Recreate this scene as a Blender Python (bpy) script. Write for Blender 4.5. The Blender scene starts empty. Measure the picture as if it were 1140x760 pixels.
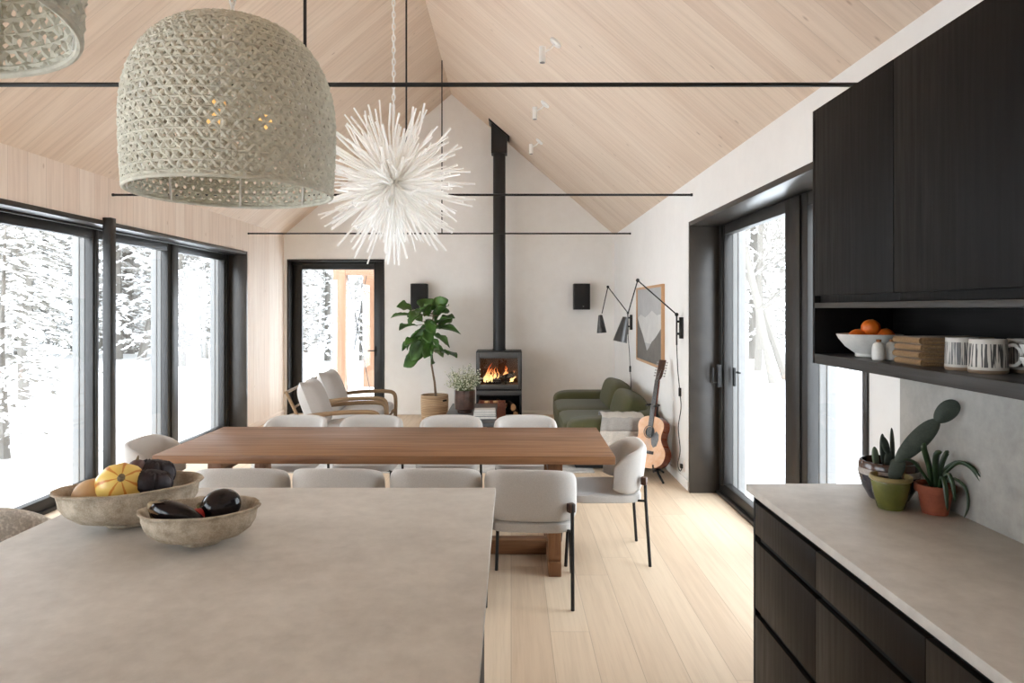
import bpy, bmesh, math, random
from mathutils import Vector, Matrix, Euler, noise
random.seed(7)
PI = math.pi
SC = bpy.context.scene
COL = SC.collection

# ------------------------------------------------------------------ camera, world, exposure
cam_d = bpy.data.cameras.new('camera'); cam = bpy.data.objects.new('camera', cam_d); COL.objects.link(cam)
cam.location = (0, 0, 1.65); cam.rotation_euler = (PI/2, 0, 0)
cam_d.sensor_width = 36; cam_d.lens = 24.0
cam_d.shift_x = 1/1140; cam_d.shift_y = -36.5/1140
cam_d.clip_end = 300; cam_d.clip_start = 0.02
SC.camera = cam
W = bpy.data.worlds.new('overcast_sky'); SC.world = W; W.use_nodes = True
bg = W.node_tree.nodes['Background']; bg.inputs[0].default_value = (0.87, 0.94, 1.0, 1); bg.inputs[1].default_value = 5.0
W.cycles.sampling_method = 'AUTOMATIC'
SC.view_settings.view_transform = 'Standard'; SC.view_settings.look = 'None'
SC.view_settings.gamma = 1; SC.view_settings.use_curve_mapping = False
SC.view_settings.exposure = 0.84
cy = SC.cycles
cy.max_bounces = 14; cy.diffuse_bounces = 10; cy.glossy_bounces = 4; cy.transparent_max_bounces = 24
cy.sample_clamp_indirect = 12; cy.caustics_reflective = False; cy.caustics_refractive = False
cy.use_denoising = True

def portal(loc, rot, sx, sy):
    l = bpy.data.lights.new('daylight_portal', 'AREA'); l.shape = 'RECTANGLE'; l.size = sx; l.size_y = sy
    l.cycles.is_portal = True
    o = bpy.data.objects.new('daylight_portal', l); COL.objects.link(o); o.location = loc; o.rotation_euler = rot
portal((-3.90, 6.07, 1.2), (0, -PI/2, 0), 2.4, 6.1)
portal((-3.90, -0.4, 1.2), (0, -PI/2, 0), 2.4, 4.4)
portal((1.97, 4.6, 1.2), (0, PI/2, 0), 2.4, 3.1)
portal((-2.73, 11.0, 1.2), (-PI/2, 0, 0), 1.5, 2.4)

# ------------------------------------------------------------------ materials
def lin(c):
    f = lambda v: v/12.92 if v <= .04045 else ((v+.055)/1.055)**2.4
    return tuple(f(x/255) for x in c) + (1,)
class NT:
    def __init__(s, name):
        s.m = bpy.data.materials.new(name); s.m.use_nodes = True; s.t = s.m.node_tree
        s.b = s.t.nodes['Principled BSDF']; s.out = s.t.nodes['Material Output']
    def n(s, typ, **kw):
        nd = s.t.nodes.new(typ)
        for k, v in kw.items(): setattr(nd, k, v)
        return nd
    def put(s, sock, v):
        if isinstance(v, bpy.types.NodeSocket): s.t.links.new(v, sock)
        elif v is not None: sock.default_value = v
    def math(s, op, a, b=None, c=None):
        nd = s.n('ShaderNodeMath', operation=op)
        for i, v in enumerate((a, b, c)): s.put(nd.inputs[i], v)
        return nd.outputs[0]
    def mix(s, f, a, b, mode='MIX'):
        nd = s.n('ShaderNodeMix', data_type='RGBA', blend_type=mode)
        s.put(nd.inputs[0], f); s.put(nd.inputs[6], a); s.put(nd.inputs[7], b)
        return nd.outputs[2]
    def comb(s, x, y, z):
        nd = s.n('ShaderNodeCombineXYZ')
        for i, v in enumerate((x, y, z)): s.put(nd.inputs[i], v)
        return nd.outputs[0]
    def noise(s, vec, scale, detail=4, rough=.55):
        nd = s.n('ShaderNodeTexNoise'); s.put(nd.inputs['Vector'], vec)
        nd.inputs['Scale'].default_value = scale; nd.inputs['Detail'].default_value = detail; nd.inputs['Roughness'].default_value = rough
        return nd.outputs['Fac']
    def ramp(s, f, lo, hi, a=0., b=1.):
        nd = s.n('ShaderNodeMapRange'); nd.clamp = True
        s.put(nd.inputs[0], f); nd.inputs[1].default_value = lo; nd.inputs[2].default_value = hi; nd.inputs[3].default_value = a; nd.inputs[4].default_value = b
        return nd.outputs[0]
    def bump(s, h, strength, dist):
        nd = s.n('ShaderNodeBump'); nd.inputs['Strength'].default_value = strength; nd.inputs['Distance'].default_value = dist
        s.put(nd.inputs['Height'], h); s.t.links.new(nd.outputs[0], s.b.inputs['Normal'])
    def set(s, col=None, rough=None, metal=None, spec=None):
        if col is not None: s.put(s.b.inputs['Base Color'], col)
        if rough is not None: s.put(s.b.inputs['Roughness'], rough)
        if metal is not None: s.b.inputs['Metallic'].default_value = metal
        if spec is not None: s.b.inputs['Specular IOR Level'].default_value = spec
    def obj(s): return s.n('ShaderNodeTexCoord').outputs['Object']
    def uv(s):
        sp = s.n('ShaderNodeSeparateXYZ'); s.t.links.new(s.n('ShaderNodeTexCoord').outputs['UV'], sp.inputs[0])
        return sp.outputs[0], sp.outputs[1]

def m_plain(name, c, rough=.5, metal=0, spec=.5, var=.06, scale=8., bump=0., bscale=60.):
    k = NT(name); o = k.obj(); f = k.noise(o, scale)
    a = lin(c); d = tuple(x*(1-var*2) for x in a[:3]) + (1,); h = tuple(min(1, x*(1+var)) for x in a[:3]) + (1,)
    k.set(k.mix(k.ramp(f, .3, .7), d, h), rough, metal, spec)
    if bump: k.bump(k.noise(o, bscale, 3), bump, .004)
    return k.m
def m_wood(name, c1, c2, bw=.2, blen=None, grain=.25, gs=1., knot=.0, seam=.5, seamw=.002, rough=.45, streak=.15, spec=.4, kn=lin((120, 95, 75))):
    k = NT(name); u, v = k.uv()
    bi = k.math('FLOOR', k.math('DIVIDE', u, bw))
    wn = k.n('ShaderNodeTexWhiteNoise', noise_dimensions='1D'); k.put(wn.inputs['W'], bi); r1 = wn.outputs[0]
    v2 = k.math('ADD', v, k.math('MULTIPLY', r1, 17.3))
    rr = r1
    fr = k.math('FRACT', k.math('DIVIDE', u, bw))
    sm = k.math('GREATER_THAN', k.math('ABSOLUTE', k.math('SUBTRACT', fr, .5)), .5-seamw/bw)
    if blen:
        q = k.math('DIVIDE', v2, blen); li = k.math('FLOOR', q)
        w2 = k.n('ShaderNodeTexWhiteNoise', noise_dimensions='2D'); k.put(w2.inputs['Vector'], k.comb(bi, li, 0)); rr = w2.outputs[0]
        e = k.math('GREATER_THAN', k.math('ABSOLUTE', k.math('SUBTRACT', k.math('FRACT', q), .5)), .5-seamw/blen)
        sm = k.math('MAXIMUM', sm, e)
    col = k.mix(rr, lin(c1), lin(c2))
    z = k.math('MULTIPLY', rr, 40.)
    g = k.noise(k.comb(k.math('MULTIPLY', u, 28*gs), k.math('MULTIPLY', v2, 1.3*gs), z), 1., 5, .6)
    g2 = k.noise(k.comb(k.math('MULTIPLY', u, 120*gs), k.math('MULTIPLY', v2, 2.2*gs), z), 1., 3, .6)
    dk = k.mix(1., col, lin((150, 118, 92)), 'MULTIPLY')
    col = k.mix(k.ramp(g, .42, .75, 0, grain*2.2), col, dk)
    col = k.mix(k.ramp(g2, .55, .75, 0, streak*2), col, dk)
    if knot:
        vo = k.n('ShaderNodeTexVoronoi'); vo.inputs['Scale'].default_value = 1.
        k.put(vo.inputs['Vector'], k.comb(k.math('MULTIPLY', u, 6.5), k.math('MULTIPLY', v2, 3.2), z))
        sel = k.math('GREATER_THAN', k.n('ShaderNodeSeparateColor').outputs[0], .5) if False else None
        kf = k.ramp(vo.outputs['Distance'], .04, .085, knot*1.7, 0.)
        col = k.mix(kf, col, kn)
    col = k.mix(k.math('MULTIPLY', sm, seam), col, k.mix(1., col, lin((110, 85, 65)), 'MULTIPLY'))
    k.set(col, k.ramp(g, .3, .7, rough-.06, rough+.08), 0, spec)
    k.bump(k.math('SUBTRACT', k.math('MULTIPLY', g2, .4), k.math('MULTIPLY', sm, 1.)), .18, .002)
    return k.m
def m_cloud(name, c1, c2, scale=1.6, rough=.55, bump=.05, spec=.4, stretch=(1, 1, 1), fine=.35):
    k = NT(name); o = k.obj(); mp = k.n('ShaderNodeMapping'); k.put(mp.inputs[0], o); mp.inputs['Scale'].default_value = stretch
    a = k.noise(mp.outputs[0], scale, 9, .62); b = k.noise(mp.outputs[0], scale*9, 6, .65)
    f = k.math('ADD', k.math('MULTIPLY', a, 1-fine), k.math('MULTIPLY', b, fine))
    k.set(k.mix(k.ramp(f, .36, .64), lin(c1), lin(c2)), rough, 0, spec)
    if bump: k.bump(b, bump, .003)
    return k.m
def m_fabric(name, c, var=.1, scale=260., bump=.35, speck=None):
    k = NT(name); o = k.obj(); f = k.noise(o, scale, 2); g = k.noise(o, 5, 3)
    a = lin(c); d = tuple(x*(1-var*2.2) for x in a[:3])+(1,)
    col = k.mix(k.ramp(f, .35, .65), d, a)
    if speck: col = k.mix(k.ramp(k.noise(o, scale*.45, 2), .5, .62), col, lin(speck))
    k.set(k.mix(k.ramp(g, .3, .7, 0, .12), col, d), .9, 0, .15)
    k.b.inputs['Sheen Weight'].default_value = .15
    k.bump(f, bump, .002)
    return k.m
def m_emit(name, c, strength):
    k = NT(name); k.set((0, 0, 0, 1), .6)
    k.b.inputs['Emission Color'].default_value = lin(c); k.b.inputs['Emission Strength'].default_value = strength
    return k.m
def m_glass(name, fac=.05):
    k = NT(name); t = k.n('ShaderNodeBsdfTransparent'); t.inputs[0].default_value = (.98, .98, .98, 1)
    g = k.n('ShaderNodeBsdfGlossy'); g.inputs['Roughness'].default_value = .0
    mx = k.n('ShaderNodeMixShader'); mx.inputs[0].default_value = fac
    k.t.links.new(t.outputs[0], mx.inputs[1]); k.t.links.new(g.outputs[0], mx.inputs[2]); k.t.links.new(mx.outputs[0], k.out.inputs[0])
    return k.m
def m_snowy(name, c, thr=.15, soft=.25, ns=3.):
    k = NT(name); ge = k.n('ShaderNodeNewGeometry'); sp = k.n('ShaderNodeSeparateXYZ'); k.put(sp.inputs[0], ge.outputs['True Normal'])
    f = k.math('ADD', sp.outputs[2], k.ramp(k.noise(k.obj(), ns, 3), .3, .7, -.35, .35))
    k.set(k.mix(k.ramp(f, thr, thr+soft), lin(c), lin((245, 247, 250))), .8, 0, .2)
    return k.m

M = {}
M['ceil'] = m_wood('whitewashed_spruce_ceiling', (229, 211, 192), (221, 200, 180), bw=.19, grain=.09, knot=.35, seam=.22, streak=.04, rough=.6, kn=lin((158, 130, 108)))
M['wallwood'] = m_wood('whitewashed_spruce_wall', (240, 226, 212), (232, 214, 198), bw=.2, grain=.09, knot=.3, seam=.3, streak=.04, rough=.6, kn=lin((180, 150, 128)))
M['floor'] = m_wood('pale_oak_planks', (218, 199, 174), (206, 184, 158), bw=.2, blen=2.4, grain=.08, knot=.0, seam=.32, seamw=.0018, streak=.06, rough=.5)
M['plaster'] = m_cloud('grey_plaster', (236, 233, 228), (244, 242, 238), scale=.9, rough=.85, bump=.04, spec=.2, fine=.3)
M['white'] = m_cloud('white_wall_paint', (234, 233, 230), (240, 239, 236), scale=1.2, rough=.8, bump=.02, spec=.25)
M['concrete'] = m_cloud('pale_concrete_worktop', (185, 180, 173), (214, 210, 203), scale=1.5, rough=.5, bump=.03, spec=.4, fine=.42)
M['splash'] = m_cloud('grey_concrete_splashback', (136, 134, 128), (172, 169, 163), scale=2.2, rough=.5, bump=.04)
M['blackmetal'] = m_plain('black_lining', (56, 51, 46), .3, 0, .42, var=.1, scale=6)
M['frame'] = m_plain('black_window_frame', (35, 33, 31), .42, 0, .45, var=.06)
M['rod'] = m_plain('black_steel', (26, 25, 25), .5, 0, .4)
M['oakblack'] = m_wood('black_stained_oak', (16, 14, 13), (14, 12, 11), bw=.6, grain=.12, gs=2.2, seam=0, streak=.08, rough=.55, spec=.14)
M['shelf'] = m_wood('lit_black_oak_shelf', (46, 45, 44), (40, 39, 38), bw=.6, grain=.3, gs=2.2, seam=0, streak=.2, rough=.42, spec=.4)  # lighter copy of the cabinet oak, light on the shelf painted in
M['drawer'] = m_wood('floor_tinted_black_oak', (32, 25, 19), (28, 22, 17), bw=.6, grain=.06, gs=2.2, seam=0, streak=.05, rough=.5, spec=.2)  # cabinet oak with the wood floor's reflection painted in as brown
M['gap'] = m_plain('black_recess', (10, 10, 10), .7)
M['fab'] = m_fabric('greige_woven_fabric', (196, 192, 187), .07)
M['boucle'] = m_fabric('speckled_grey_boucle', (202, 196, 187), .1, 150, .8, speck=(222, 217, 209))
M['cush'] = m_fabric('light_grey_linen', (188, 183, 178), .08)
M['olive'] = m_fabric('olive_green_fabric', (82, 82, 54), .12)
M['table'] = m_wood('walnut_brown_planks', (140, 100, 67), (120, 82, 53), bw=.165, grain=.3, gs=1., seam=.6, seamw=.0015, streak=.22, rough=.42, knot=.0)
M['darkwood'] = m_wood('dark_walnut', (78, 50, 36), (66, 42, 30), bw=.3, grain=.3, seam=0)
M['armwood'] = m_wood('greyed_oak_frame', (140, 114, 84), (126, 100, 72), bw=.3, grain=.25, seam=0, rough=.5)
M['oakframe'] = m_wood('light_oak_frame', (208, 168, 128), (198, 156, 116), bw=.3, grain=.2, seam=0)
M['woven'] = m_plain('woven_grey_white_cord', (206, 204, 190), .85, 0, .2, var=.08, scale=40, bump=.3, bscale=200)
M['whitemetal'] = m_plain('white_lacquer', (236, 235, 232), .4, var=.02)
M['twig'] = m_plain('white_painted_twigs', (250, 249, 246), .7, 0, .2, var=.01, scale=30, bump=.3, bscale=90)
M['glass'] = m_glass('clear_glass', .055)
M['glass2'] = m_glass('stove_glass', .08)
M['snow'] = m_cloud('fresh_snow', (240, 243, 247), (250, 251, 253), scale=.6, rough=.8, bump=.1, spec=.2)
M['conifer'] = m_snowy('hazed_snowy_needles', (160, 156, 149), .5, .4, 2.5)  # needles greyed and lightened, snow haze painted into their colour
M['conifer2'] = m_snowy('snowy_needles_near', (120, 116, 108), .45, .4, 4.)  # darker copy for the near spruces, less haze in the colour
M['bark'] = m_snowy('snowy_bark', (118, 114, 108), .5, .3, 4.)
M['birch'] = m_snowy('pale_snowy_bark', (150, 146, 140), .35, .3, 4.)
M['postwood'] = m_wood('fresh_timber', (144, 110, 86), (136, 102, 78), bw=.4, grain=.15, seam=0)
M['jambwhite'] = m_plain('pale_aluminium', (128, 128, 127), .5, 0, .4, var=.02)
M['leaf'] = m_plain('fig_leaf', (72, 108, 46), .42, 0, .5, var=.32, scale=5, bump=.2, bscale=30)
M['stem'] = m_plain('grey_brown_stem', (128, 106, 84), .8, var=.15)
M['basket'] = m_wood('seagrass_weave', (216, 190, 158), (192, 164, 130), bw=.022, grain=.3, gs=2, seam=.8, seamw=.002, rough=.8)
M['soil'] = m_plain('dark_soil', (40, 32, 26), .95, var=.3, bump=.6)
M['sprig'] = m_plain('pale_green_sprigs', (120, 132, 88), .7, var=.25, scale=30)
M['bloom'] = m_plain('cream_flowers', (222, 222, 200), .8, var=.08, scale=30)
M['vase'] = m_cloud('brown_glazed_vase', (46, 32, 26), (96, 70, 60), scale=9, rough=.3, bump=0)
M['stone'] = m_plain('charcoal_table_top', (70, 71, 74), .4, var=.1)
M['stove'] = m_plain('black_stove_steel', (30, 30, 31), .45, 0, .4)
M['stovegrey'] = m_plain('grey_stove_door', (88, 87, 86), .4, .2, .5)
M['fbrick'] = m_plain('warm_firebrick', (98, 66, 46), .9, var=.2, scale=14)
M['char'] = m_plain('charred_log', (38, 26, 20), .9, var=.3, scale=20, bump=.6)
M['logbark'] = m_plain('log_bark', (96, 72, 52), .9, var=.25, scale=20, bump=.6)
M['logend'] = m_plain('split_log_wood', (204, 164, 118), .8, var=.12, scale=20)
M['rust'] = m_cloud('rust_brown_leather', (116, 62, 42), (140, 80, 56), scale=5, rough=.5, bump=.1)
M['terra'] = m_cloud('terracotta', (124, 64, 44), (146, 80, 56), scale=10, rough=.75, bump=.15)
M['greenglaze'] = m_plain('moss_green_glaze', (96, 98, 44), .22, 0, .6, var=.15, scale=14)
M['rimglaze'] = m_plain('tan_glaze_rim', (150, 134, 88), .3, var=.15)
M['blueglaze'] = m_cloud('blue_black_glaze', (34, 34, 46), (70, 66, 74), scale=8, rough=.18, bump=0, spec=.6)
M['whiteglaze'] = m_cloud('milky_glaze_band', (150, 140, 132), (196, 190, 184), scale=14, rough=.2, bump=0)
M['brownglaze'] = m_plain('brown_glaze_rim', (74, 48, 34), .2, 0, .6, var=.2)
M['cactus'] = m_cloud('dark_cactus_skin', (44, 52, 44), (70, 78, 68), scale=30, rough=.6, bump=.4)
M['cactus2'] = m_cloud('blue_green_cactus_skin', (96, 112, 92), (124, 138, 116), scale=30, rough=.6, bump=.3)
M['strap'] = m_plain('strap_leaf', (38, 60, 30), .4, var=.25, scale=12)
M['ceram'] = m_cloud('speckled_white_ceramic', (206, 205, 200), (226, 225, 220), scale=30, rough=.35, bump=.02)
M['claybase'] = m_plain('bare_clay_foot', (150, 128, 108), .8, var=.1)
M['orange'] = m_plain('orange_peel', (226, 112, 30), .45, 0, .5, var=.12, scale=20, bump=.25, bscale=300)
M['cork'] = m_plain('cork', (150, 100, 62), .8, var=.2, scale=60)
M['napkin'] = m_fabric('brown_linen', (146, 116, 82), .14)
M['bowl'] = m_cloud('rough_paper_pulp', (150, 137, 118), (204, 193, 176), scale=26, rough=.95, bump=1., spec=.1)
M['squash2'] = m_plain('tan_squash_skin', (206, 168, 124), .5, var=.1)
M['blackskin'] = m_plain('dark_aubergine_skin', (20, 14, 17), .16, 0, .35, var=.15, scale=6)
M['calyx'] = m_plain('dry_calyx', (130, 112, 84), .8, var=.3, scale=30)
M['cabbage'] = m_plain('dark_purple_leaves', (44, 36, 42), .6, 0, .4, var=.3, scale=30, bump=.5, bscale=60)
M['tomato'] = m_plain('red_skin', (176, 40, 34), .3, var=.1)
M['purple'] = m_plain('dull_purple_skin', (104, 78, 76), .5, var=.2, scale=20)
M['throw'] = m_fabric('pale_wool', (214, 209, 200), .12, 160)
M['throwg'] = m_fabric('grey_wool_stripe', (176, 173, 168), .12, 160)
M['rug'] = m_cloud('grey_white_rug', (150, 148, 145), (206, 203, 198), scale=7, rough=1, bump=.5, spec=.05)
M['gspruce'] = m_cloud('worn_spruce_soundboard', (214, 150, 96), (232, 196, 160), scale=4.5, rough=.35, bump=0, fine=.2)
M['gside'] = m_wood('mahogany', (130, 66, 40), (112, 54, 34), bw=.4, grain=.25, seam=0, rough=.3)
M['gdark'] = m_plain('ebony', (38, 28, 25), .45)
M['gguard'] = m_cloud('worn_dark_pickguard', (50, 48, 48), (120, 116, 112), scale=22, rough=.35, bump=0)
M['steelm'] = m_plain('brushed_steel', (170, 168, 164), .35, .8)
M['lampshade'] = m_plain('grey_black_shade', (62, 61, 60), .35, .2)
M['printsky'] = m_cloud('print_grey_sky', (172, 173, 174), (186, 187, 187), scale=5, rough=.6, bump=0)
M['printsnow'] = m_cloud('print_pale_slope', (198, 198, 196), (214, 214, 211), scale=6, rough=.6, bump=0)
M['printdark'] = m_cloud('print_dark_slope', (104, 101, 98), (120, 117, 113), scale=6, rough=.6, bump=0)
M['paper'] = m_plain('page_paper', (226, 222, 214), .8, var=.05, scale=60)
M['bookw'] = m_plain('white_cover', (214, 212, 208), .5, var=.04)
M['bookg'] = m_plain('grey_cover', (136, 136, 138), .5, var=.06)
M['bookd'] = m_plain('charcoal_cover', (70, 72, 76), .5, var=.06)
M['plastic'] = m_plain('white_plastic', (228, 226, 222), .4, var=.02)
M['bulb'] = m_emit('warm_bulb', (255, 196, 120), .7)
M['lens'] = m_plain('lamp_lens', (120, 120, 118), .3)
def m_squash():
    k = NT('yellow_striped_squash'); o = k.obj(); sp = k.n('ShaderNodeSeparateXYZ'); k.put(sp.inputs[0], o)
    a = k.math('ARCTAN2', sp.outputs[0], sp.outputs[2])
    w = k.math('SINE', k.math('ADD', k.math('MULTIPLY', a, 7.), k.math('MULTIPLY', k.noise(o, 25, 3), 2.)))
    c = k.mix(k.noise(o, 14, 3), lin((232, 186, 84)), lin((236, 214, 130)))
    k.set(k.mix(k.ramp(w, .72, .95, 0, .9), c, lin((204, 120, 34))), .35, 0, .5)
    return k.m
M['squash'] = m_squash()
def m_flame():
    k = NT('flame'); sp = k.n('ShaderNodeSeparateXYZ'); k.put(sp.inputs[0], k.obj())
    f = k.ramp(sp.outputs[2], 0., .24)
    c = k.mix(f, lin((255, 214, 140)), lin((255, 96, 20)))
    k.set((0, 0, 0, 1), .8); k.put(k.b.inputs['Emission Color'], c); k.put(k.b.inputs['Emission Strength'], k.ramp(f, 0., 1., 1.6, .75))
    return k.m
M['flame'] = m_flame()
def m_mug(name, n, base, ink, amt):
    k = NT(name); o = k.obj(); sp = k.n('ShaderNodeSeparateXYZ'); k.put(sp.inputs[0], o)
    a = k.math('ARCTAN2', sp.outputs[1], sp.outputs[0])
    nz = k.noise(k.comb(k.math('MULTIPLY', a, n), k.math('MULTIPLY', sp.outputs[2], 9.), 1.), 1., 2, .5)
    band = k.math('MULTIPLY', k.math('GREATER_THAN', sp.outputs[2], .018), k.math('LESS_THAN', sp.outputs[2], .085))
    c = k.mix(k.math('MULTIPLY', k.ramp(nz, amt, amt+.04), band), lin(base), lin(ink))
    c = k.mix(k.math('LESS_THAN', sp.outputs[2], .01), c, lin((140, 120, 100)))
    k.set(c, .45); return k.m
M['mug'] = m_mug('ceramic_with_bold_dark_stripes', 8., (196, 190, 180), (60, 58, 56), .52)
M['mug2'] = m_mug('ceramic_with_fine_grey_stripes', 18., (188, 184, 176), (84, 84, 84), .47)

# ------------------------------------------------------------------ mesh helpers
class MB:
    def __init__(s): s.bm = bmesh.new()
    def _take(s, b, mx=None):
        if mx is not None: b.transform(mx)
        me = bpy.data.meshes.new('tmp'); b.to_mesh(me); b.free(); s.bm.from_mesh(me); bpy.data.meshes.remove(me); return s
    def box(s, a, b, bev=0., seg=2, rot=None, at=None):
        t = bmesh.new(); bmesh.ops.create_cube(t, size=1)
        c = [(a[i]+b[i])/2 for i in range(3)]; d = [abs(b[i]-a[i]) for i in range(3)]
        for v in t.verts: v.co = Vector((v.co.x*d[0], v.co.y*d[1], v.co.z*d[2]))
        if bev: bmesh.ops.bevel(t, geom=t.edges[:], offset=min(bev, min(d)*.49), segments=seg, affect='EDGES', profile=.5)
        mx = Matrix.Translation(c)
        if rot is not None: mx = Matrix.Translation(c) @ Euler(rot).to_matrix().to_4x4()
        return s._take(t, mx)
    def loft(s, rings, closed=True, cap=True, loop=False):
        vs = [[s.bm.verts.new(p) for p in r] for r in rings]; n = len(vs[0]); R = len(vs)
        for i in range(R if loop else R-1):
            A, B = vs[i], vs[(i+1) % R]
            for j in range(n if closed else n-1):
                s.bm.faces.new((A[j], A[(j+1) % n], B[(j+1) % n], B[j]))
        if cap and closed and not loop:
            s.bm.faces.new(vs[0][::-1]); s.bm.faces.new(vs[-1])
        return s
    def tube(s, pts, r, seg=8, loop=False, flat=1.):
        pts = [Vector(p) for p in pts]; n = len(pts)
        rs = r if isinstance(r, (list, tuple)) else [r]*n
        rings = []; up = None
        for i, p in enumerate(pts):
            t = (pts[(i+1) % n]-pts[i-1]) if loop else (pts[min(i+1, n-1)]-pts[max(i-1, 0)])
            t.normalize()
            if up is None:
                up = Vector((0, 0, 1)) if abs(t.z) < .9 else Vector((1, 0, 0))
            x = t.cross(up)
            if x.length < 1e-4: x = t.cross(Vector((.3, .8, .5)))
            x.normalize(); y = x.cross(t); y.normalize(); up = y
            rings.append([p + (x*math.cos(2*PI*k/seg) + y*math.sin(2*PI*k/seg)*flat)*rs[i] for k in range(seg)])
        return s.loft(rings, loop=loop)
    def lathe(s, prof, c=(0, 0, 0), seg=32, sx=1., sy=1., cap=True, rot=None, wob=None):
        rings = []
        for (r, z) in prof:
            ring = []
            for k in range(seg):
                a = 2*PI*k/seg; p = Vector((max(r, 1e-4)*math.cos(a)*sx, max(r, 1e-4)*math.sin(a)*sy, z))
                if wob: p = wob(p)
                if rot is not None: p = rot @ p
                ring.append(p+Vector(c))
            rings.append(ring)
        return s.loft(rings, cap=cap)
    def blob(s, c, h, e1=1., e2=1., nu=28, nv=16, rot=None, fn=None):
        def sp(v, e): return math.copysign(abs(v)**e, v)
        rings = []
        for i in range(nv+1):
            ph = -PI/2 + PI*i/nv; ph = max(-PI/2+.02, min(PI/2-.02, ph)); ring = []
            for j in range(nu):
                th = 2*PI*j/nu
                p = Vector((h[0]*sp(math.cos(ph), e1)*sp(math.cos(th), e2), h[1]*sp(math.cos(ph), e1)*sp(math.sin(th), e2), h[2]*sp(math.sin(ph), e1)))
                if fn: p = fn(p)
                if rot is not None: p = rot @ p
                ring.append(p+Vector(c))
            rings.append(ring)
        return s.loft(rings)
    def prism(s, pts, ext, bev=0.):
        t = bmesh.new(); a = [t.verts.new(p) for p in pts]; b = [t.verts.new(Vector(p)+Vector(ext)) for p in pts]; n = len(pts)
        t.faces.new(a[::-1]); t.faces.new(b)
        for i in range(n): t.faces.new((a[i], a[(i+1) % n], b[(i+1) % n], b[i]))
        bmesh.ops.recalc_face_normals(t, faces=t.faces[:])
        if bev: bmesh.ops.bevel(t, geom=t.edges[:], offset=bev, segments=2, affect='EDGES')
        return s._take(t)
    def pillow(s, mx, w, h, th, n=14, pinch=.06):
        rings = []
        def P(u, v, sd):
            f = ((1-abs(u)**3.5)*(1-abs(v)**3.5))**.55 if abs(u) < 1 and abs(v) < 1 else 0
            k = 1-pinch*((1-abs(u)**2)*abs(v)**4 + (1-abs(v)**2)*abs(u)**4)
            return mx @ Vector((u*w/2*k, sd*th/2*f, v*h/2*k))
        bm = s.bm; grid = {}
        for sd in (1, -1):
            for i in range(n+1):
                for j in range(n+1):
                    edge = i in (0, n) or j in (0, n)
                    key = (0 if edge else sd, i, j)
                    if key not in grid: grid[key] = bm.verts.new(P(2*i/n-1, 2*j/n-1, sd))
            g = lambda i, j: grid[(0 if i in (0, n) or j in (0, n) else sd, i, j)]
            for i in range(n):
                for j in range(n):
                    f = (g(i, j), g(i+1, j), g(i+1, j+1), g(i, j+1))
                    bm.faces.new(f if sd < 0 else f[::-1])
        return s
    def build(s, name, mat, parent=None, loc=(0, 0, 0), rot=None, smooth=True, grain=None, sub=0, recalc=True, angle=40):
        if recalc: bmesh.ops.recalc_face_normals(s.bm, faces=s.bm.faces[:])
        uvl = s.bm.loops.layers.uv.new('UVMap')
        g = Vector(grain if grain else (0, 0, 1)).normalized()
        for f in s.bm.faces:
            n = f.normal; c = n.cross(g)
            if c.length < .2:
                h = Vector((1, 0, 0)) if abs(g.x) < .8 else Vector((0, 1, 0)); c = h
                gg = n.cross(h); gg.normalize()
            else: gg = g
            c.normalize()
            for l in f.loops: l[uvl].uv = (l.vert.co.dot(c), l.vert.co.dot(gg))
            f.smooth = smooth
        me = bpy.data.meshes.new(name); s.bm.to_mesh(me); s.bm.free()
        if smooth: me.set_sharp_from_angle(angle=math.radians(angle))
        me.materials.append(M[mat] if isinstance(mat, str) else mat)
        o = bpy.data.objects.new(name, me); COL.objects.link(o); o.location = loc
        if rot is not None: o.rotation_euler = rot
        if parent is not None: o.parent = parent
        if sub:
            md = o.modifiers.new('subsurf', 'SUBSURF'); md.levels = sub; md.render_levels = sub
        return o
def smooth(pts, n=5):
    P_ = [Vector(p) for p in pts]; C = []
    for i in range(len(P_)-1):
        a = P_[max(0, i-1)]; b_ = P_[i]; c = P_[i+1]; d = P_[min(len(P_)-1, i+2)]
        for k in range(n):
            t = k/n; C.append(.5*((2*b_)+(-a+c)*t+(2*a-5*b_+4*c-d)*t*t+(-a+3*b_-3*c+d)*t**3))
    return C+[P_[-1]]
def thing(name, label, cat, loc=(0, 0, 0), rz=0., group=None, rot=None):
    o = bpy.data.objects.new(name, None); COL.objects.link(o); o.location = loc; o.rotation_euler = rot if rot else (0, 0, rz)
    o.empty_display_size = .05
    return tag(o, label, cat, group)
def tag(o, label, cat, group=None, kind=None):
    o['label'] = label; o['category'] = cat
    if group: o['group'] = group
    if kind: o['kind'] = kind
    return o
def struct(o, label=None, cat=None):
    o['kind'] = 'structure'
    if label: o['label'] = label
    if cat: o['category'] = cat
    return o
def kids(o): return [c for c in bpy.data.objects if c.parent == o]
def dup(src, loc, rz=None, label=None, group=None, scale=None):
    r = src.copy(); COL.objects.link(r); r.location = loc
    if rz is not None: r.rotation_euler = (0, 0, rz)
    if label: r['label'] = label
    if group: r['group'] = group
    if scale: r.scale = scale
    for ch in kids(src):
        c = ch.copy(); COL.objects.link(c); c.parent = r
        for g in kids(ch):
            d = g.copy(); COL.objects.link(d); d.parent = c
    return r

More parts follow.
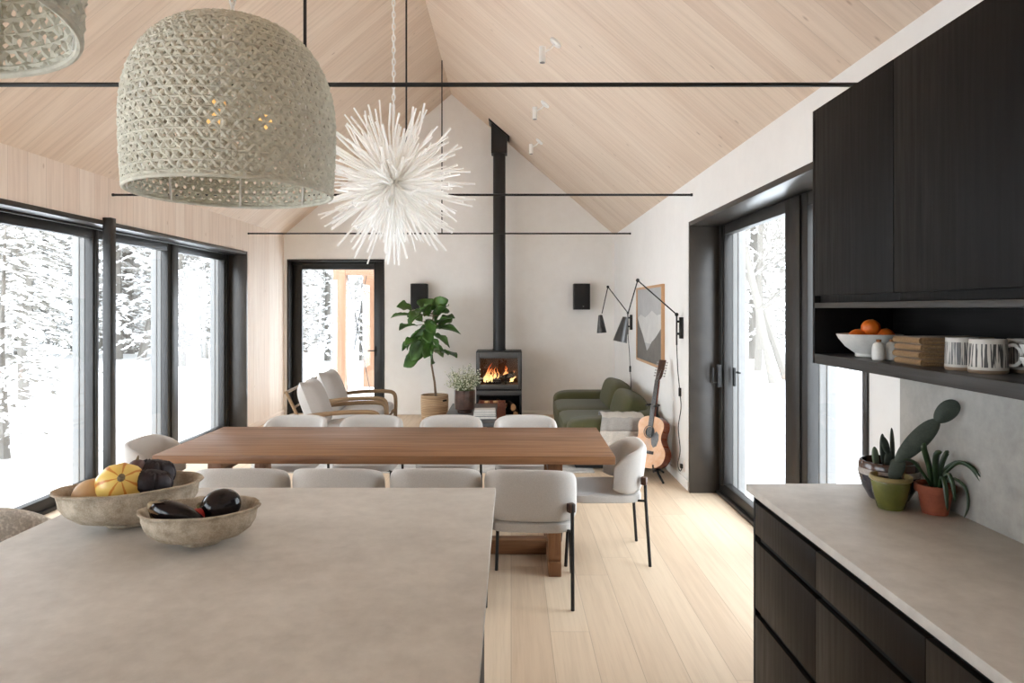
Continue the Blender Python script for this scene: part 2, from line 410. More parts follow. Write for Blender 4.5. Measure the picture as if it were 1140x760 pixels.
# ------------------------------------------------------------------ the shell
XL, XR, YB, YF = -3.54, 1.61, 10.64, -3.6
XM, EAVE, RIDGE = -.93, 2.80, 4.99
SLP = (RIDGE-EAVE)/(XR-XM); SLL = (RIDGE-EAVE)/(XM-XL)
WT = .32
def ceil_z(x): return EAVE+(XR-x)*SLP if x > XM else EAVE+(x-XL)*SLL
struct(MB().box((XL-.36, YF-.3, -.12), (XR+.36, YB+.36, 0)).build('floor', 'floor', grain=(0, 1, 0), smooth=False), 'pale oak plank floor', 'floor')
LWY0, LWY1, WZ = 3.0, 9.14, 2.414
LXY0, LXY1 = -2.6, 1.8
w = MB()
w.box((XL-WT, LWY1, 0), (XL, YB, EAVE)); w.box((XL-WT, YF, WZ), (XL, LWY1, EAVE)); w.box((XL-WT, LXY1, 0), (XL, LWY0, WZ)); w.box((XL-WT, YF, 0), (XL, LXY0, WZ))
struct(w.build('wall_left', 'wallwood', grain=(0, 0, 1), smooth=False), 'whitewashed board wall', 'wall')
RWY0, RWY1, RZ = 3.07, 6.15, 2.43
w = MB()
w.box((XR, RWY1, 0), (XR+WT, YB, EAVE)); w.box((XR, RWY0, RZ), (XR+WT, RWY1, EAVE)); w.box((XR, YF, 0), (XR+WT, RWY0, EAVE))
struct(w.build('wall_right', 'white', smooth=False), 'white painted wall', 'wall')
DX0, DX1, DZ = -3.49, -1.975, 2.42
w = MB()
w.box((XL-WT, YB, 0), (DX0, YB+WT, EAVE)); w.box((DX0, YB, DZ), (DX1, YB+WT, EAVE)); w.box((DX1, YB, 0), (XR+WT, YB+WT, EAVE))
w.prism([(XL-WT, YB, EAVE), (XR+WT, YB, EAVE), (XM, YB, RIDGE+.25)], (0, WT, 0))
struct(w.build('wall_back', 'plaster', smooth=False), 'grey plaster gable wall', 'wall')
w = MB(); w.box((XL-WT, YF-WT, 0), (XR+WT, YF, EAVE))
w.prism([(XL-WT, YF-WT, EAVE), (XR+WT, YF-WT, EAVE), (XM, YF-WT, RIDGE+.25)], (0, WT, 0))
struct(w.build('wall_rear', 'white', smooth=False), 'white gable wall behind the kitchen', 'wall')
def slope(name, x0, z0, x1, z1, g):
    d = Vector((x1-x0, 0, z1-z0)).normalized(); nrm = Vector((-d.z, 0, d.x)); nrm = nrm if nrm.z > 0 else -nrm
    a = Vector((x0, YF-.3, z0)); b = Vector((x1, YF-.3, z1)); 
    o = MB().prism([a, b, b+nrm*.25, a+nrm*.25], (0, YB-YF+.6, 0)).build(name, 'ceil', grain=d, smooth=False)
    return struct(o, g, 'ceiling')
slope('ceiling_right', XR+WT, EAVE-WT*SLP+.0, XM, RIDGE, 'right slope of the pale board ceiling')
slope('ceiling_left', XL-WT, EAVE-WT*SLL, XM, RIDGE, 'left slope of the pale board ceiling')
struct(MB().box((XR-.014, RWY1+.02, 0), (XR, YB, .09), .003).build('baseboard_right', 'white'), 'low white baseboard', 'baseboard')
struct(MB().box((XL, LWY1+.02, 0), (XL+.014, YB, .08), .003).build('baseboard_left', 'wallwood', grain=(0, 1, 0)), 'low pale wood baseboard', 'baseboard')
struct(MB().box((DX1+.02, YB-.014, 0), (XR-.014, YB, .06), .003).build('baseboard_back', 'plaster'), 'low grey baseboard', 'baseboard')

# window: openings along Y on a side wall; sgn=-1 left, +1 right
def side_window(idx, xw, sgn, y0, y1, zt, stiles, lab, fx, outer=.11, shelf=True):
    L = .30; T = .04
    a, b = sorted((xw-sgn*.012, xw+sgn*L))
    m = MB()
    m.box((a, y1-T, 0), (b, y1, zt), .002); m.box((a, y0, 0), (b, y0+T, zt), .002); m.box((a, y0+T, zt-T), (b, y1-T, zt), .002)
    root = thing('window_%d' % idx, lab, 'window'); root['kind'] = 'structure'
    m.build('window_lining', 'blackmetal', root)
    f0, f1 = sorted((xw+sgn*(fx-.035), xw+sgn*(fx+.035)))
    m = MB()
    m.box((f0, y0+T, zt-T-.09), (f1, y1-T, zt-T), .003); m.box((f0, y0+T, 0), (f1, y1-T, .115), .003)
    m.box((f0-.03 if sgn > 0 else f0, y0+T, 0), (f1 if sgn > 0 else f1+.03, y1-T, .03), .003)
    if sgn < 0: m.box((f1+.06, y0+T, zt-T-.02), (f1+.085, y1-T, zt-T), .003)
    for (p, q) in stiles:
        m.box((f0-.004, p, .1), (f1+.004, q, zt-T-.01), .004)
        m.box(((f1 if sgn < 0 else f0-.018), p+.25*(q-p), .1), ((f1+.018 if sgn < 0 else f0), p+.7*(q-p), zt-T-.01), .004)
    m.build('window_frame', 'frame', root)
    g = MB()
    ss = sorted(stiles)
    for i in range(len(ss)-1):
        g.box((xw+sgn*fx-.004, ss[i][1]-.005, .11), (xw+sgn*fx+.004, ss[i+1][0]+.005, zt-T-.085))
    g.build('window_glass', 'glass', root, smooth=False)
    j = MB()
    for i in range(1, len(ss)):
        p = ss[i][0]; e0, e1 = sorted((xw+sgn*(fx+.036), xw+sgn*(fx+.036+outer)))
        j.box((e0, p-.004, .0), (e1, p+.03, zt-.05), .004); e2, e3 = sorted((xw+sgn*(fx+.08), xw+sgn*(fx+.1)))
        j.box((e2, p-.012, .0), (e3, p, zt-.05), .003)
    j.build('outer_jamb', 'jambwhite', root)
    return root
win_l = side_window(1, XL, -1, LWY0, LWY1, WZ, [(3.04, 3.12), (4.45, 4.55), (6.14, 6.23), (7.48, 7.72), (8.95, 9.11)], 'tall black framed sliding glass doors along the left wall', .26)
win_fill = side_window(3, XL, -1, LXY0, LXY1, WZ, [(-2.56, -2.46), (-.5, -.38), (1.66, 1.76)], 'unseen black framed glass doors added on the left wall for fill light', .26)  # out-of-view doors, added to let in more fill daylight
win_r = side_window(2, XR, 1, RWY0, RWY1, RZ, [(3.11, 3.2), (4.29, 4.64), (5.96, 6.11)], 'black framed sliding glass door on the right wall', .29)
# handles of the right sliding door
h = MB(); h.box((XR+.2, 5.98, .96), (XR+.235, 6.02, 1.16), .004); h.tube([(XR+.2, 6.0, 1.0), (XR+.165, 6.0, 1.0), (XR+.165, 6.0, 1.13)], .009)
h.build('door_handle', 'rod', win_r)
h = MB(); h.box((XR+.31, 5.885, .98), (XR+.33, 5.925, 1.14), .004); h.tube([(XR+.31, 5.9, 1.1), (XR+.345, 5.9, 1.1), (XR+.345, 5.83, 1.1)], .008)
h.build('door_handle', 'rod', win_r)
# steel post at the left doors
struct(MB().box((XL+.002, 5.91, 0), (XL+.075, 5.99, 2.44), .004).build('post_left', 'frame'), 'slim black steel post at the left glass doors', 'post')

# back door
root = thing('door_1', 'black framed glass door in the back gable wall', 'door', (0, YB, 0)); root['kind'] = 'structure'
m = MB(); T = .03
m.box((DX0, -.012, 0), (DX0+T, WT, DZ), .002); m.box((DX1-T, -.012, 0), (DX1, WT, DZ), .002); m.box((DX0+T, -.012, DZ-T), (DX1-T, WT, DZ), .002)
m.build('door_lining', 'frame', root)
m = MB(); y0, y1 = .16, .24; gx0, gx1, gz0, gz1 = -3.31, -2.17, .13, 2.27
m.box((DX0+T, y0, 0), (gx0, y1, DZ-T), .004); m.box((gx1, y0, 0), (DX1-T, y1, DZ-T), .004); m.box((gx0, y0, gz1), (gx1, y1, DZ-T), .004); m.box((gx0, y0, 0), (gx1, y1, gz0), .004)
m.box((gx1+.05, y0-.03, 0), (DX1-T, y0, DZ-T), .003); m.box((gx1, y0-.03, DZ-T-.05), (DX0+T, y0, DZ-T), .003)
m.build('door_frame', 'frame', root)
MB().box((gx0-.004, .195, gz0-.004), (gx1+.004, .205, gz1+.004)).build('door_glass', 'glass', root, smooth=False)
m = MB(); m.box((gx1+.015, y0-.042, .9), (gx1+.045, y0-.03, 1.06), .003); m.tube([(gx1+.03, y0-.03, .99), (gx1+.03, y0-.09, .99), (gx1+.0-.08, y0-.09, .99)], .009)
m.build('door_handle', 'rod', root)
# ------------------------------------------------------------------ outside: snow, forest
def sm(t): t = max(0, min(1, t)); return t*t*(3-2*t)
def gz(x, y):
    g = lambda cx, cy, sx, sy, a: a*math.exp(-((x-cx)/sx)**2-((y-cy)/sy)**2)
    z = -.3
    z += g(-14, 17, 7, 8, .78) + g(-3.2, 15.4, 3.0, 1.1, .72) + g(8, 20, 5, 7, .62) + g(5.5, 7, 2.0, 4, .28) + g(-6.3, 6, 1.6, 4, .25)
    z += .12*noise.noise(Vector((x*.25, y*.25, 3.1))) + .03*noise.noise(Vector((x*.9, y*.9, 1.)))
    ins = max(-4.1-x, x-2.2, y-11.2, -4.2-y)
    if ins < .8: z = min(z, -.22) if ins < 0 else z*sm(ins/.8)+min(z, -.22)*(1-sm(ins/.8))
    return z
m = MB(); N = 150
rows = []
for i in range(N+1):
    t = (i/N*2-1); yy = 5+55*math.copysign(abs(t)**1.7, t)
    rows.append([])
    for j in range(N+1):
        u = (j/N*2-1); xx = -1+55*math.copysign(abs(u)**1.7, u); rows[-1].append(Vector((xx, yy, gz(xx, yy))))
m.loft(rows, closed=False, cap=False)
struct(m.build('ground', 'snow', recalc=False), 'deep white snow outside', 'ground')

def shard(bm, p, d, w, t):
    d = Vector(d); s = d.cross(Vector((0, 0, 1))); s = s.normalized()*w if s.length > 1e-4 else Vector((w, 0, 0)); u = Vector((0, 0, t))
    q = p+d; mid = p+d*.45
    v = [bm.verts.new(x) for x in (p, q, mid+s, mid-s, mid+u, mid-u*.7)]
    for a in ((0, 2, 4), (2, 1, 4), (1, 3, 4), (3, 0, 4), (2, 0, 5), (1, 2, 5), (3, 1, 5), (0, 3, 5)): bm.faces.new([v[k] for k in a])
def conifer(label, H, R, nb, seed, name='snowy_conifer', group=None, dense=13, sz=1.):
    rn = random.Random(seed); root = thing(name, label, 'tree', (0, 0, 0), group=group)
    m = MB(); m.tube([(0, 0, -.2), (rn.uniform(-.02, .02)*H, 0, H*.5), (0, 0, H)], [.03*H*.5+.02, .015*H*.5+.015, .008], 7); m.build('trunk', 'bark', root)
    f = MB(); bm = f.bm
    for b in range(nb):
        t = (b+rn.random())/nb; z = H*(.07+.92*t); L = R*(1-t)**.8*rn.uniform(.65, 1.1)+.12*sz; a = b*2.4+rn.uniform(-.4, .4)
        dr = rn.uniform(.25, .6)
        for k in range(dense):
            s = (k+rn.random())/dense; s = s**.7
            p = Vector((math.cos(a)*L*s, math.sin(a)*L*s, z+.12*L*s-dr*L*s*s))
            aa = a+rn.uniform(-1.0, 1.0); ll = sz*rn.uniform(.25, .5)*(1.1-.5*s)
            shard(bm, p, (math.cos(aa)*ll, math.sin(aa)*ll, -ll*rn.uniform(.05, .5)), ll*rn.uniform(.2, .34), ll*rn.uniform(.10, .2))
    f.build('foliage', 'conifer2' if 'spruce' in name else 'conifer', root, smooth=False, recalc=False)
    return root
def bare(label, H, seed, lean=0., group=None, mat='birch'):
    rn = random.Random(seed); root = thing('bare_tree', label, 'tree', (0, 0, 0), group=group)
    m = MB(); tr = [Vector((lean*H*t+.04*H*math.sin(t*4+seed)*t*.5, .03*H*math.sin(t*3)*t, H*t-.2)) for t in [i/9 for i in range(10)]]
    m.tube(tr, [.011*H*(1-.8*i/9)+.012 for i in range(10)], 8); m.build('trunk', mat, root)
    m = MB()
    def br(p, d, L, r, lv):
        pts = [p]; q = p.copy(); dd = d.copy()
        for i in range(5):
            dd = (dd+Vector((rn.uniform(-.25, .25), rn.uniform(-.25, .25), rn.uniform(-.05, .2)))).normalized(); q = q+dd*L/5; pts.append(q.copy())
        m.tube(pts, [r*(1-.75*i/5) for i in range(6)], 4)
        if lv < 3:
            for i in range(2, 6):
                for _ in range(2):
                    nd = (dd+Vector((rn.uniform(-1, 1), rn.uniform(-1, 1), rn.uniform(-.3, .6)))).normalized()
                    br(pts[i], nd, L*rn.uniform(.4, .6), r*.5, lv+1)
    for b in range(11):
        t = .3+.65*b/11; p = tr[min(9, int(t*9))]; a = rn.uniform(0, 2*PI)
        br(p, Vector((math.cos(a), math.sin(a), rn.uniform(.4, 1.))).normalized(), H*.3*(1.15-t), .004*H, 1)
    m.build('branches', mat, root, smooth=False)
    return root
LG, BGp, RG = 'conifers in the forest beyond the left glass doors', 'conifers in the forest beyond the back door', 'conifers in the forest beyond the right glass door'
LL, BL, RL = 'snow-covered conifer in the dense forest seen through the left glass doors', 'snow-covered conifer in the forest seen through the back door', 'snow-covered conifer in the forest seen through the right glass door'
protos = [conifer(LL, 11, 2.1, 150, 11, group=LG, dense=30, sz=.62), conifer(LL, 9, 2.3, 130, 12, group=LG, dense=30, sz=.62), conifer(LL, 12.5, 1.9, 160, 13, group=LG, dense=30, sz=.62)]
spots = []
rn = random.Random(5)
for d, n in ((21, 7), (25, 8), (30, 9), (36, 9)):
    for i in range(n):
        k = -1.02+(.66)*(i+.5)/n+rn.uniform(-.02, .02); y = d/math.sqrt(1+k*k)*rn.uniform(.95, 1.06); spots.append((k*y, y, LL, LG))
for d, n in ((24, 3), (29, 3), (35, 4)):
    for i in range(n):
        k = -.335+.15*(i+.5)/n; spots.append((k*d, d+rn.uniform(-.8, .8), BL, BGp))
for d, n in ((20, 3), (25, 4), (31, 5)):
    for i in range(n):
        k = .3+.34*(i+.5)/n; y = d/math.sqrt(1+k*k); spots.append((k*y, y+rn.uniform(-.8, .8), RL, RG))
for i, (x, y, lb, g) in enumerate(spots):
    p = protos[i % 3]; sc = rn.uniform(.85, 1.15)
    if i < 3:
        p.location = (x, y, gz(x, y)-.2); p.rotation_euler = (0, 0, rn.uniform(0, 6)); p['label'] = lb; p['group'] = g
    else: dup(p, (x, y, gz(x, y)-.2), rn.uniform(0, 6.28), lb, g, (sc, sc, sc))
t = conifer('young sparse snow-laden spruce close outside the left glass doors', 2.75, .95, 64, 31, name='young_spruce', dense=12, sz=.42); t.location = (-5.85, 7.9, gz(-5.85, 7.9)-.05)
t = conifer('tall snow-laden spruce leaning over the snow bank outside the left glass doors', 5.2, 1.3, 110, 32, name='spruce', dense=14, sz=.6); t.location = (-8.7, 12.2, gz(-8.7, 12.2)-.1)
for i, (x, y, H, ln, lab) in enumerate([(-11.5, 18.6, 9, .05, 'slender bare tree behind the snow mound, seen beside the black steel post'), (-10.6, 19.5, 10, .26, 'leaning pale bare tree seen through the middle left pane'), (-9.4, 21, 9, -.06, 'bare tree with pale trunk seen through the last left pane'), (-13.2, 17.4, 8, .1, 'bare tree standing between conifers outside the large left pane')]):
    t = bare(lab, H, i+3, ln); t.location = (x, y, gz(x, y))
for i, (x, y, H, ln, lab) in enumerate([(5.9, 15.3, 8, -.2, 'thick bare tree leaning left outside the right glass door'), (6.35, 15.6, 7.5, -.34, 'bare tree leaning far over outside the right glass door'), (6.1, 16.9, 8, .05, 'upright bare tree behind the two leaning trunks outside right')]):
    t = bare(lab, H, i+20, ln, mat='bark'); t.location = (x, y, gz(x, y))
# porch timbers outside the back door
tag(MB().box((-3.49, 13.38, -.35), (-3.255, 13.6, 2.75), .006).build('timber_post', 'postwood', grain=(0, 0, 1)), 'thick pale timber porch post in the middle of the back door glass', 'post')
tag(MB().box((-3.1, 14.3, -.3), (-2.84, 14.52, 2.85), .006).build('timber_post', 'postwood', grain=(0, 0, 1)), 'pale timber porch post at the right edge of the back door glass', 'post')
tag(MB().box((-3.25, 13.38, 2.31), (-1.6, 13.6, 2.55), .006).build('timber_beam', 'postwood', grain=(1, 0, 0)), 'pale timber porch beam across the top of the back door glass', 'beam')
tag(MB().tube([(-3.24, 13.49, 2.33), (-2.72, 13.49, -.3)], .008, 6).build('brace_cable', 'rod'), 'thin dark brace cable running down to the right between porch posts', 'cable')
tag(MB().tube([(-2.87, 13.56, 2.33), (-3.31, 13.56, -.3)], .008, 6).build('brace_cable', 'rod'), 'thin dark brace cable running down to the left between porch posts', 'cable')
tag(MB().box((-3.2, 14.9, -.3), (-3.03, 15.0, 2.9), .004).build('pale_board', 'jambwhite'), 'pale grey upright board between the porch posts', 'board')

# ------------------------------------------------------------------ tie rods
for y, lab in ((3.08, 'black steel tie rod nearest the kitchen, above the island'), (6.06, 'middle black steel tie rod, ending above the black window post'), (9.18, 'black steel tie rod nearest the gable wall')):
    r = thing('tie_rod', lab, 'tie rod', (0, y, 2.66), group=None)
    m = MB(); m.tube([(XL-.0, 0, 0), (XR, 0, 0)], .0105, 8)
    for x in (XL+.008, XR-.008): m.tube([(x-.008, 0, 0), (x+.008, 0, 0)], .0135, 10)
    m.build('rod', 'rod', r)
    MB().tube([(XM, 0, 0), (XM, 0, RIDGE-2.66)], .008, 8).build('hanger', 'rod', r)

# ------------------------------------------------------------------ kitchen, right side
CZ = .92; CX = .98; CY = 2.853
# worktop
tag(MB().box((CX, -1.2, CZ-.03), (XR, CY, CZ), .003).build('worktop', 'concrete', None), 'long grey concrete worktop on the dark drawer units', 'worktop')
tag(MB().box((XR-.022, -1.2, CZ), (XR, 2.79, 1.424), .002).build('splashback', 'splash'), 'grey concrete splashback panel behind the potted plants', 'splashback')
ys = [2.825, 2.265, 1.665, 1.065, .465, -.135, -.735]
lb = ['dark drawer unit at the far end of the worktop', 'second dark drawer unit from the far end of the worktop', 'third dark drawer unit from the far end, cut by the frame']
for i in range(3):
    y1, y0 = ys[i], ys[i+1]
    u = thing('drawer_unit', lb[i], 'cabinet', (1.01, y0, 0))
    w = y1-y0; m = MB()
    m.box((.022, 0, .08), (XR-1.012, w, CZ-.032), .001)
    if i == 0: m.box((0, w, 0), (XR-1.01, w+.02, CZ-.032), .001)
    m.box((.05, 0, 0), (XR-1.01, w, .08)); m.build('carcass', 'gap', u)
    for z0, z1 in ((.72, .848), (.414, .69), (.09, .384)):
        MB().box((0, .0015, z0), (.02, w-.0015, z1), .0015).build('drawer', 'drawer', u, grain=(0, 0, 1))
# upper cabinets and the open shelf
UX = 1.26
uy = [2.833, 2.25, 1.65, 1.05, .45]
lb = ['black stained wall cabinet at the far end of the row', 'black stained wall cabinet nearest the viewer']
for i in range(2):
    u = thing('wall_cabinet', lb[i], 'cabinet', (UX, uy[i+1], 1.70)); w = uy[i]-uy[i+1]
    m = MB(); m.box((.022, 0, -.025), (XR-UX, w, .77), .001)
    if i == 0: m.box((0, w, -.276), (XR-UX, w+.02, .773), .001)
    m.build('carcass', 'oakblack', u, grain=(0, 0, 1))
    MB().box((0, .0015, .003), (.02, w-.0015, .773), .0015).build('door', 'oakblack', u, grain=(0, 0, 1))
u = thing('open_shelf', 'long black open shelf under the wall cabinets holding bowl and mugs', 'shelf', (UX, 0, 1.424))
MB().box((0, -.6, 0), (XR-UX, 2.833, .04), .0015).build('shelf_board', 'shelf', u, grain=(0, 1, 0))
MB().box((0, -.6, .229), (.33, 2.833, .25), .0015).build('top_board', 'shelf', u, grain=(0, 1, 0))
MB().box((.325, -.6, .04), (XR-UX, 2.833, .229)).build('back_panel', 'oakblack', u, grain=(0, 1, 0))

# ------------------------------------------------------------------ island
IX0, IX1, IY1 = -1.60, -.063, 2.788
tag(MB().box((IX0, -1.0, CZ-.022), (IX1, IY1, CZ), .003).build('island_worktop', 'concrete'), 'broad pale concrete island top in front with two bowls', 'worktop')
u = thing('kitchen_island', 'black kitchen island base under the broad concrete top', 'cabinet', (0, 0, 0))
MB().box((-1.25, -1.0, .08), (IX1-.045, IY1-.03, CZ-.022), .002).build('cabinet_body', 'oakblack', u, grain=(0, 0, 1))
MB().box((-1.2, -.95, 0), (IX1-.075, IY1-.08, .08)).build('plinth', 'gap', u)

# ------------------------------------------------------------------ dining table
t = thing('dining_table', 'long brown plank dining table with trestle legs', 'table', (-.77, 4.63, 0), math.radians(-.7))
TL, TD, TZ = 2.81, 1.01, .76
MB().box((-TL/2, -TD/2, TZ-.05), (TL/2, TD/2, TZ), .004).build('tabletop', 'table', t, grain=(1, 0, 0))
for s in (-1, 1):
    x = s*1.045; m = MB()
    m.box((x-.04, -.42, 0), (x+.04, .42, .09), .005); m.build('foot', 'table', t, grain=(0, 1, 0))
    for q in (-.34, .34): MB().box((x-.04, q-.06, .09), (x+.04, q+.06, TZ-.12), .004).build('leg', 'table', t, grain=(0, 0, 1))
    m = MB(); m.box((x-.045, -.45, TZ-.12), (x+.045, .45, TZ-.05), .004); m.build('cross_beam', 'table', t, grain=(0, 1, 0))
MB().box((-1.01, -.05, .005), (1.01, .05, .1), .005).build('stretcher', 'table', t, grain=(1, 0, 0))

# ------------------------------------------------------------------ dining chairs
def S(v, e): return math.copysign(abs(v)**e, v)
def make_chair(label, group):
    c = thing('dining_chair', label, 'chair', group=group)
    m = MB()
    def ff(p):
        return p
    m.blob((0, .0, .43), (.248, .255, .034), .35, .42, 36, 12); m.build('seat', 'fab', c)
    # backrest shell
    path = []
    pts = [(.236, -.06)]
    n = 30
    for i in range(n+1):
        ph = PI*i/n; pts.append((.236*S(math.cos(ph), .62), -.105-.148*S(math.sin(ph), .62)))
    pts.append((-.236, -.06))
    P = [Vector((a, b)) for a, b in pts]; rings = []
    for i, p in enumerate(P):
        tn = (P[min(i+1, len(P)-1)]-P[max(i-1, 0)]).normalized(); nr = Vector((tn.y, -tn.x))
        if nr.dot(p-Vector((0, -.08))) < 0: nr = -nr
        q = abs(2*i/(len(P)-1)-1)
        zt = .762-.055*q**2.2-.03*max(0, (q-.8)/.2)**1.5; zb = .462
        th = .029; e = min(i, len(P)-1-i)
        k = [.35, .8, 1][e] if e < 3 else 1
        if e < 2: zt -= [.03, .008][e]; zb += [.03, .008][e]
        hh = (zt-zb)/2; zc = (zt+zb)/2; ring = []
        for j in range(20):
            a = 2*PI*j/20
            off = S(math.cos(a), .8)*th*k; zz = S(math.sin(a), .42)*hh
            lean = -.02*(zc+zz-.6)/.15
            ring.append((p.x+nr.x*off, p.y+nr.y*off+lean*(1 if p.y < -.15 else .6), zc+zz))
        rings.append(ring)
    m = MB(); m.loft(rings); m.build('backrest', 'fab', c, angle=60)
    for s in (-1, 1):
        MB().tube([(s*.222, .225, .41), (s*.236, .25, 0)], .0105, 8).build('leg', 'rod', c)
        l = MB().tube([(s*.238, -.258, .575), (s*.238, -.262, .42), (s*.24, -.29, 0)], .0105, 8).build('leg', 'rod', c)
        bl = MB(); bl.box((s*.238-.026, -.268, .525), (s*.238+.013, -.232, .575), .005, rot=(0, 0, s*.5)); o = bl.build('bracket', 'darkwood', l, grain=(1, 0, 0)); o['label'] = 'dark wood bracket'
    m = MB(); m.tube([(.215, .215, .408), (-.215, .215, .408)], .008, 6); m.tube([(.238, -.258, .42), (.2, -.2, .412), (-.2, -.2, .412), (-.238, -.258, .42)], .008, 6)
    m.build('seat_frame', 'rod', c)
    return c
CG = 'greige dining chairs around the table'
ch = make_chair('greige dining chair beside the island corner, its whole back and legs in view', CG)
ch.location = (.122, 4.04, 0); ch.rotation_euler = (0, 0, -.084)
for x, lab, rz in ((-.435, 'greige dining chair on the island side, next left of the one seen whole', .02), (-.985, 'greige dining chair on the island side, second left of the one seen whole', -.03), (-1.545, 'greige dining chair on the island side, leftmost, its top beside the small bowl', .03)):
    dup(ch, (x, 4.075, 0), rz, lab)
for x, lab in ((-1.77, 'greige dining chair on the far side of the table, leftmost of the four there'), (-1.145, 'greige dining chair on the far side of the table, second from the left'), (-.497, 'greige dining chair on the far side of the table, in front of the flower vase'), (.12, 'greige dining chair on the far side of the table, nearest the green sofa')):
    dup(ch, (x, 5.45, 0), PI+rn.uniform(-.04, .04), lab)
dup(ch, (.60, 4.61, 0), PI/2, 'greige dining chair at the table end by the guitar')
dup(ch, (-2.30, 4.7, 0), -PI/2, 'greige dining chair at the table end by the left glass doors')

# bar stool
s = thing('bar_stool', 'speckled grey boucle bar stool at the island edge', 'stool', (-1.78, 2.5, 0), -PI/2)
MB().blob((0, 0, .66), (.22, .21, .04), .4, .6, 32, 10).build('seat', 'boucle', s)
rings = []
for i in range(25):
    ph = PI*(.02+.96*i/24); k = min(1, .45+.3*min(i, 24-i)); q = abs(i/12-1)
    cx, cyy = .21*math.cos(ph), -.02-.2*math.sin(ph); zt = .905-.10*q**2; zb = .70; ring = []
    for j in range(16):
        a = 2*PI*j/16; o = S(math.cos(a), .8)*.032*k; ring.append((cx+math.cos(ph)*o, cyy-math.sin(ph)*o, (zt+zb)/2+S(math.sin(a), .5)*(zt-zb)/2))
    rings.append(ring)
MB().loft(rings).build('backrest', 'boucle', s, angle=60)
for a in (-1, 1):
    for b in (-1, 1): MB().tube([(a*.15, b*.14, .64), (a*.2, b*.19, 0)], .011, 8).build('leg', 'rod', s)
m = MB(); m.tube([(.185, .175, .25), (-.185, .175, .25), (-.185, -.175, .25), (.185, -.175, .25)], .009, 8, loop=True); m.build('footrest', 'rod', s)

# ------------------------------------------------------------------ woven pendants
def make_pendant(label):
    p = thing('pendant_lamp', label, 'lamp')
    R0, H = .287, .49
    prof = []
    K = 46
    for i in range(K+1):
        t = i/K
        # superellipse quarter above, slight taper below
        if t < .38: z = t/.38*.19; r = R0*(.972+.028*math.sin(z/.19*PI/2))
        else:
            a = (t-.38)/.62*PI/2; r = R0*abs(math.cos(a))**.74; z = .19+.30*abs(math.sin(a))**.92
            r = max(r, .03)
        prof.append((r, z))
    # arc length
    sl = [0]
    for i in range(K): sl.append(sl[-1]+math.hypot(prof[i+1][0]-prof[i][0], prof[i+1][1]-prof[i][1]))
    def at(s):
        for i in range(K):
            if sl[i+1] >= s:
                f = (s-sl[i])/max(1e-6, sl[i+1]-sl[i]); return (prof[i][0]*(1-f)+prof[i+1][0]*f, prof[i][1]*(1-f)+prof[i+1][1]*f)
        return prof[-1]
    m = MB(); NS = 66; Lmax = sl[-1]*.965; ST = 64; pitch = .026
    for dr in (1, -1):
        for k in range(NS):
            th0 = 2*PI*k/NS; rings = []
            for i in range(ST+1):
                s_ = Lmax*i/ST; r, z = at(s_); th = th0+dr*2.9*s_
                r2, z2 = at(min(Lmax, s_+.004)); r1, z1 = at(max(0, s_-.004))
                tn = Vector((r2-r1, z2-z1)).normalized(); N2 = Vector((tn.y, -tn.x))
                wv = .0032*math.sin(PI*s_/pitch*2+(0 if dr > 0 else PI)+k*PI)
                rad = Vector((math.cos(th), math.sin(th), 0)); tan = Vector((-math.sin(th), math.cos(th), 0))
                nn = rad*N2.x+Vector((0, 0, N2.y)); al = rad*tn.x+Vector((0, 0, tn.y))
                dirv = (al+tan*dr*2.9*r).normalized(); side = nn.cross(dirv)
                c = rad*r+Vector((0, 0, z))+nn*wv
                hw = .0062*(.45+.55*min(1, r/R0)); ht = .003
                rings.append([c+side*hw, c+nn*ht, c-side*hw, c-nn*ht])
            m.loft(rings, cap=False)
    s_ = .012
    while s_ < Lmax:
        r, z = at(s_); m.tube([(r*math.cos(2*PI*k/72), r*math.sin(2*PI*k/72), z) for k in range(72)], .0042, 4, loop=True); s_ += pitch
    m.build('shade', 'woven', p, smooth=False, recalc=False)
    m = MB(); r, z = prof[0]; m.tube([(r*math.cos(2*PI*k/80), r*math.sin(2*PI*k/80), z) for k in range(80)], .0055, 8, loop=True); m.build('rim', 'woven', p)
    m = MB()
    for k in range(8):
        a = 2*PI*k/8+.3; m.tube([(at(s)[0]*.985*math.cos(a), at(s)[0]*.985*math.sin(a), at(s)[1]) for s in [Lmax*i/20 for i in range(21)]], .004, 5)
    m.tube([(.05*math.cos(2*PI*k/24), .05*math.sin(2*PI*k/24), H-.012) for k in range(24)], .006, 6, loop=True)
    m.build('wire_frame', 'whitemetal', p)
    m = MB(); m.tube([(0, 0, H), (0, 0, .36)], .006, 8)
    for k in range(3):
        a = 2*PI*k/3+.5; e = Vector((.09*math.cos(a), .09*math.sin(a), .3)); m.tube([(0, 0, .36), e], .006, 6); m.tube([e, e+Vector((0, 0, -.05))], .016, 10)
    lh = m.build('lamp_holder', 'whitemetal', p)
    for k in range(3):
        a = 2*PI*k/3+.5; MB().blob((.09*math.cos(a), .09*math.sin(a), .225), (.02, .02, .03), nu=14, nv=10).build('bulb', 'bulb', lh)
    return p
def chain(p, z0, z1, link=.034, r=.0028, w=.008):
    m = MB(); z = z0; k = 0
    while z < z1:
        pts = []
        for j in range(14):
            a = 2*PI*j/14; q = (w*math.cos(a), (link*.62)*math.sin(a))
            pts.append((q[0], 0, z+q[1]) if k % 2 else (0, q[0], z+q[1]))
        m.tube(pts, r, 5, loop=True); z += link*.95; k += 1
    m.build('chain', 'whitemetal', p)
    MB().tube([(.006*math.sin(i*.9), .006*math.cos(i*.9), z0+(z1-z0)*i/40) for i in range(41)], .0022, 5).build('cord', 'plastic', p)
    MB().lathe([(.0, z1+.02), (.06, z1+.02), (.06, z1-.01), (.0, z1-.025)], seg=24).build('canopy', 'whitemetal', p)
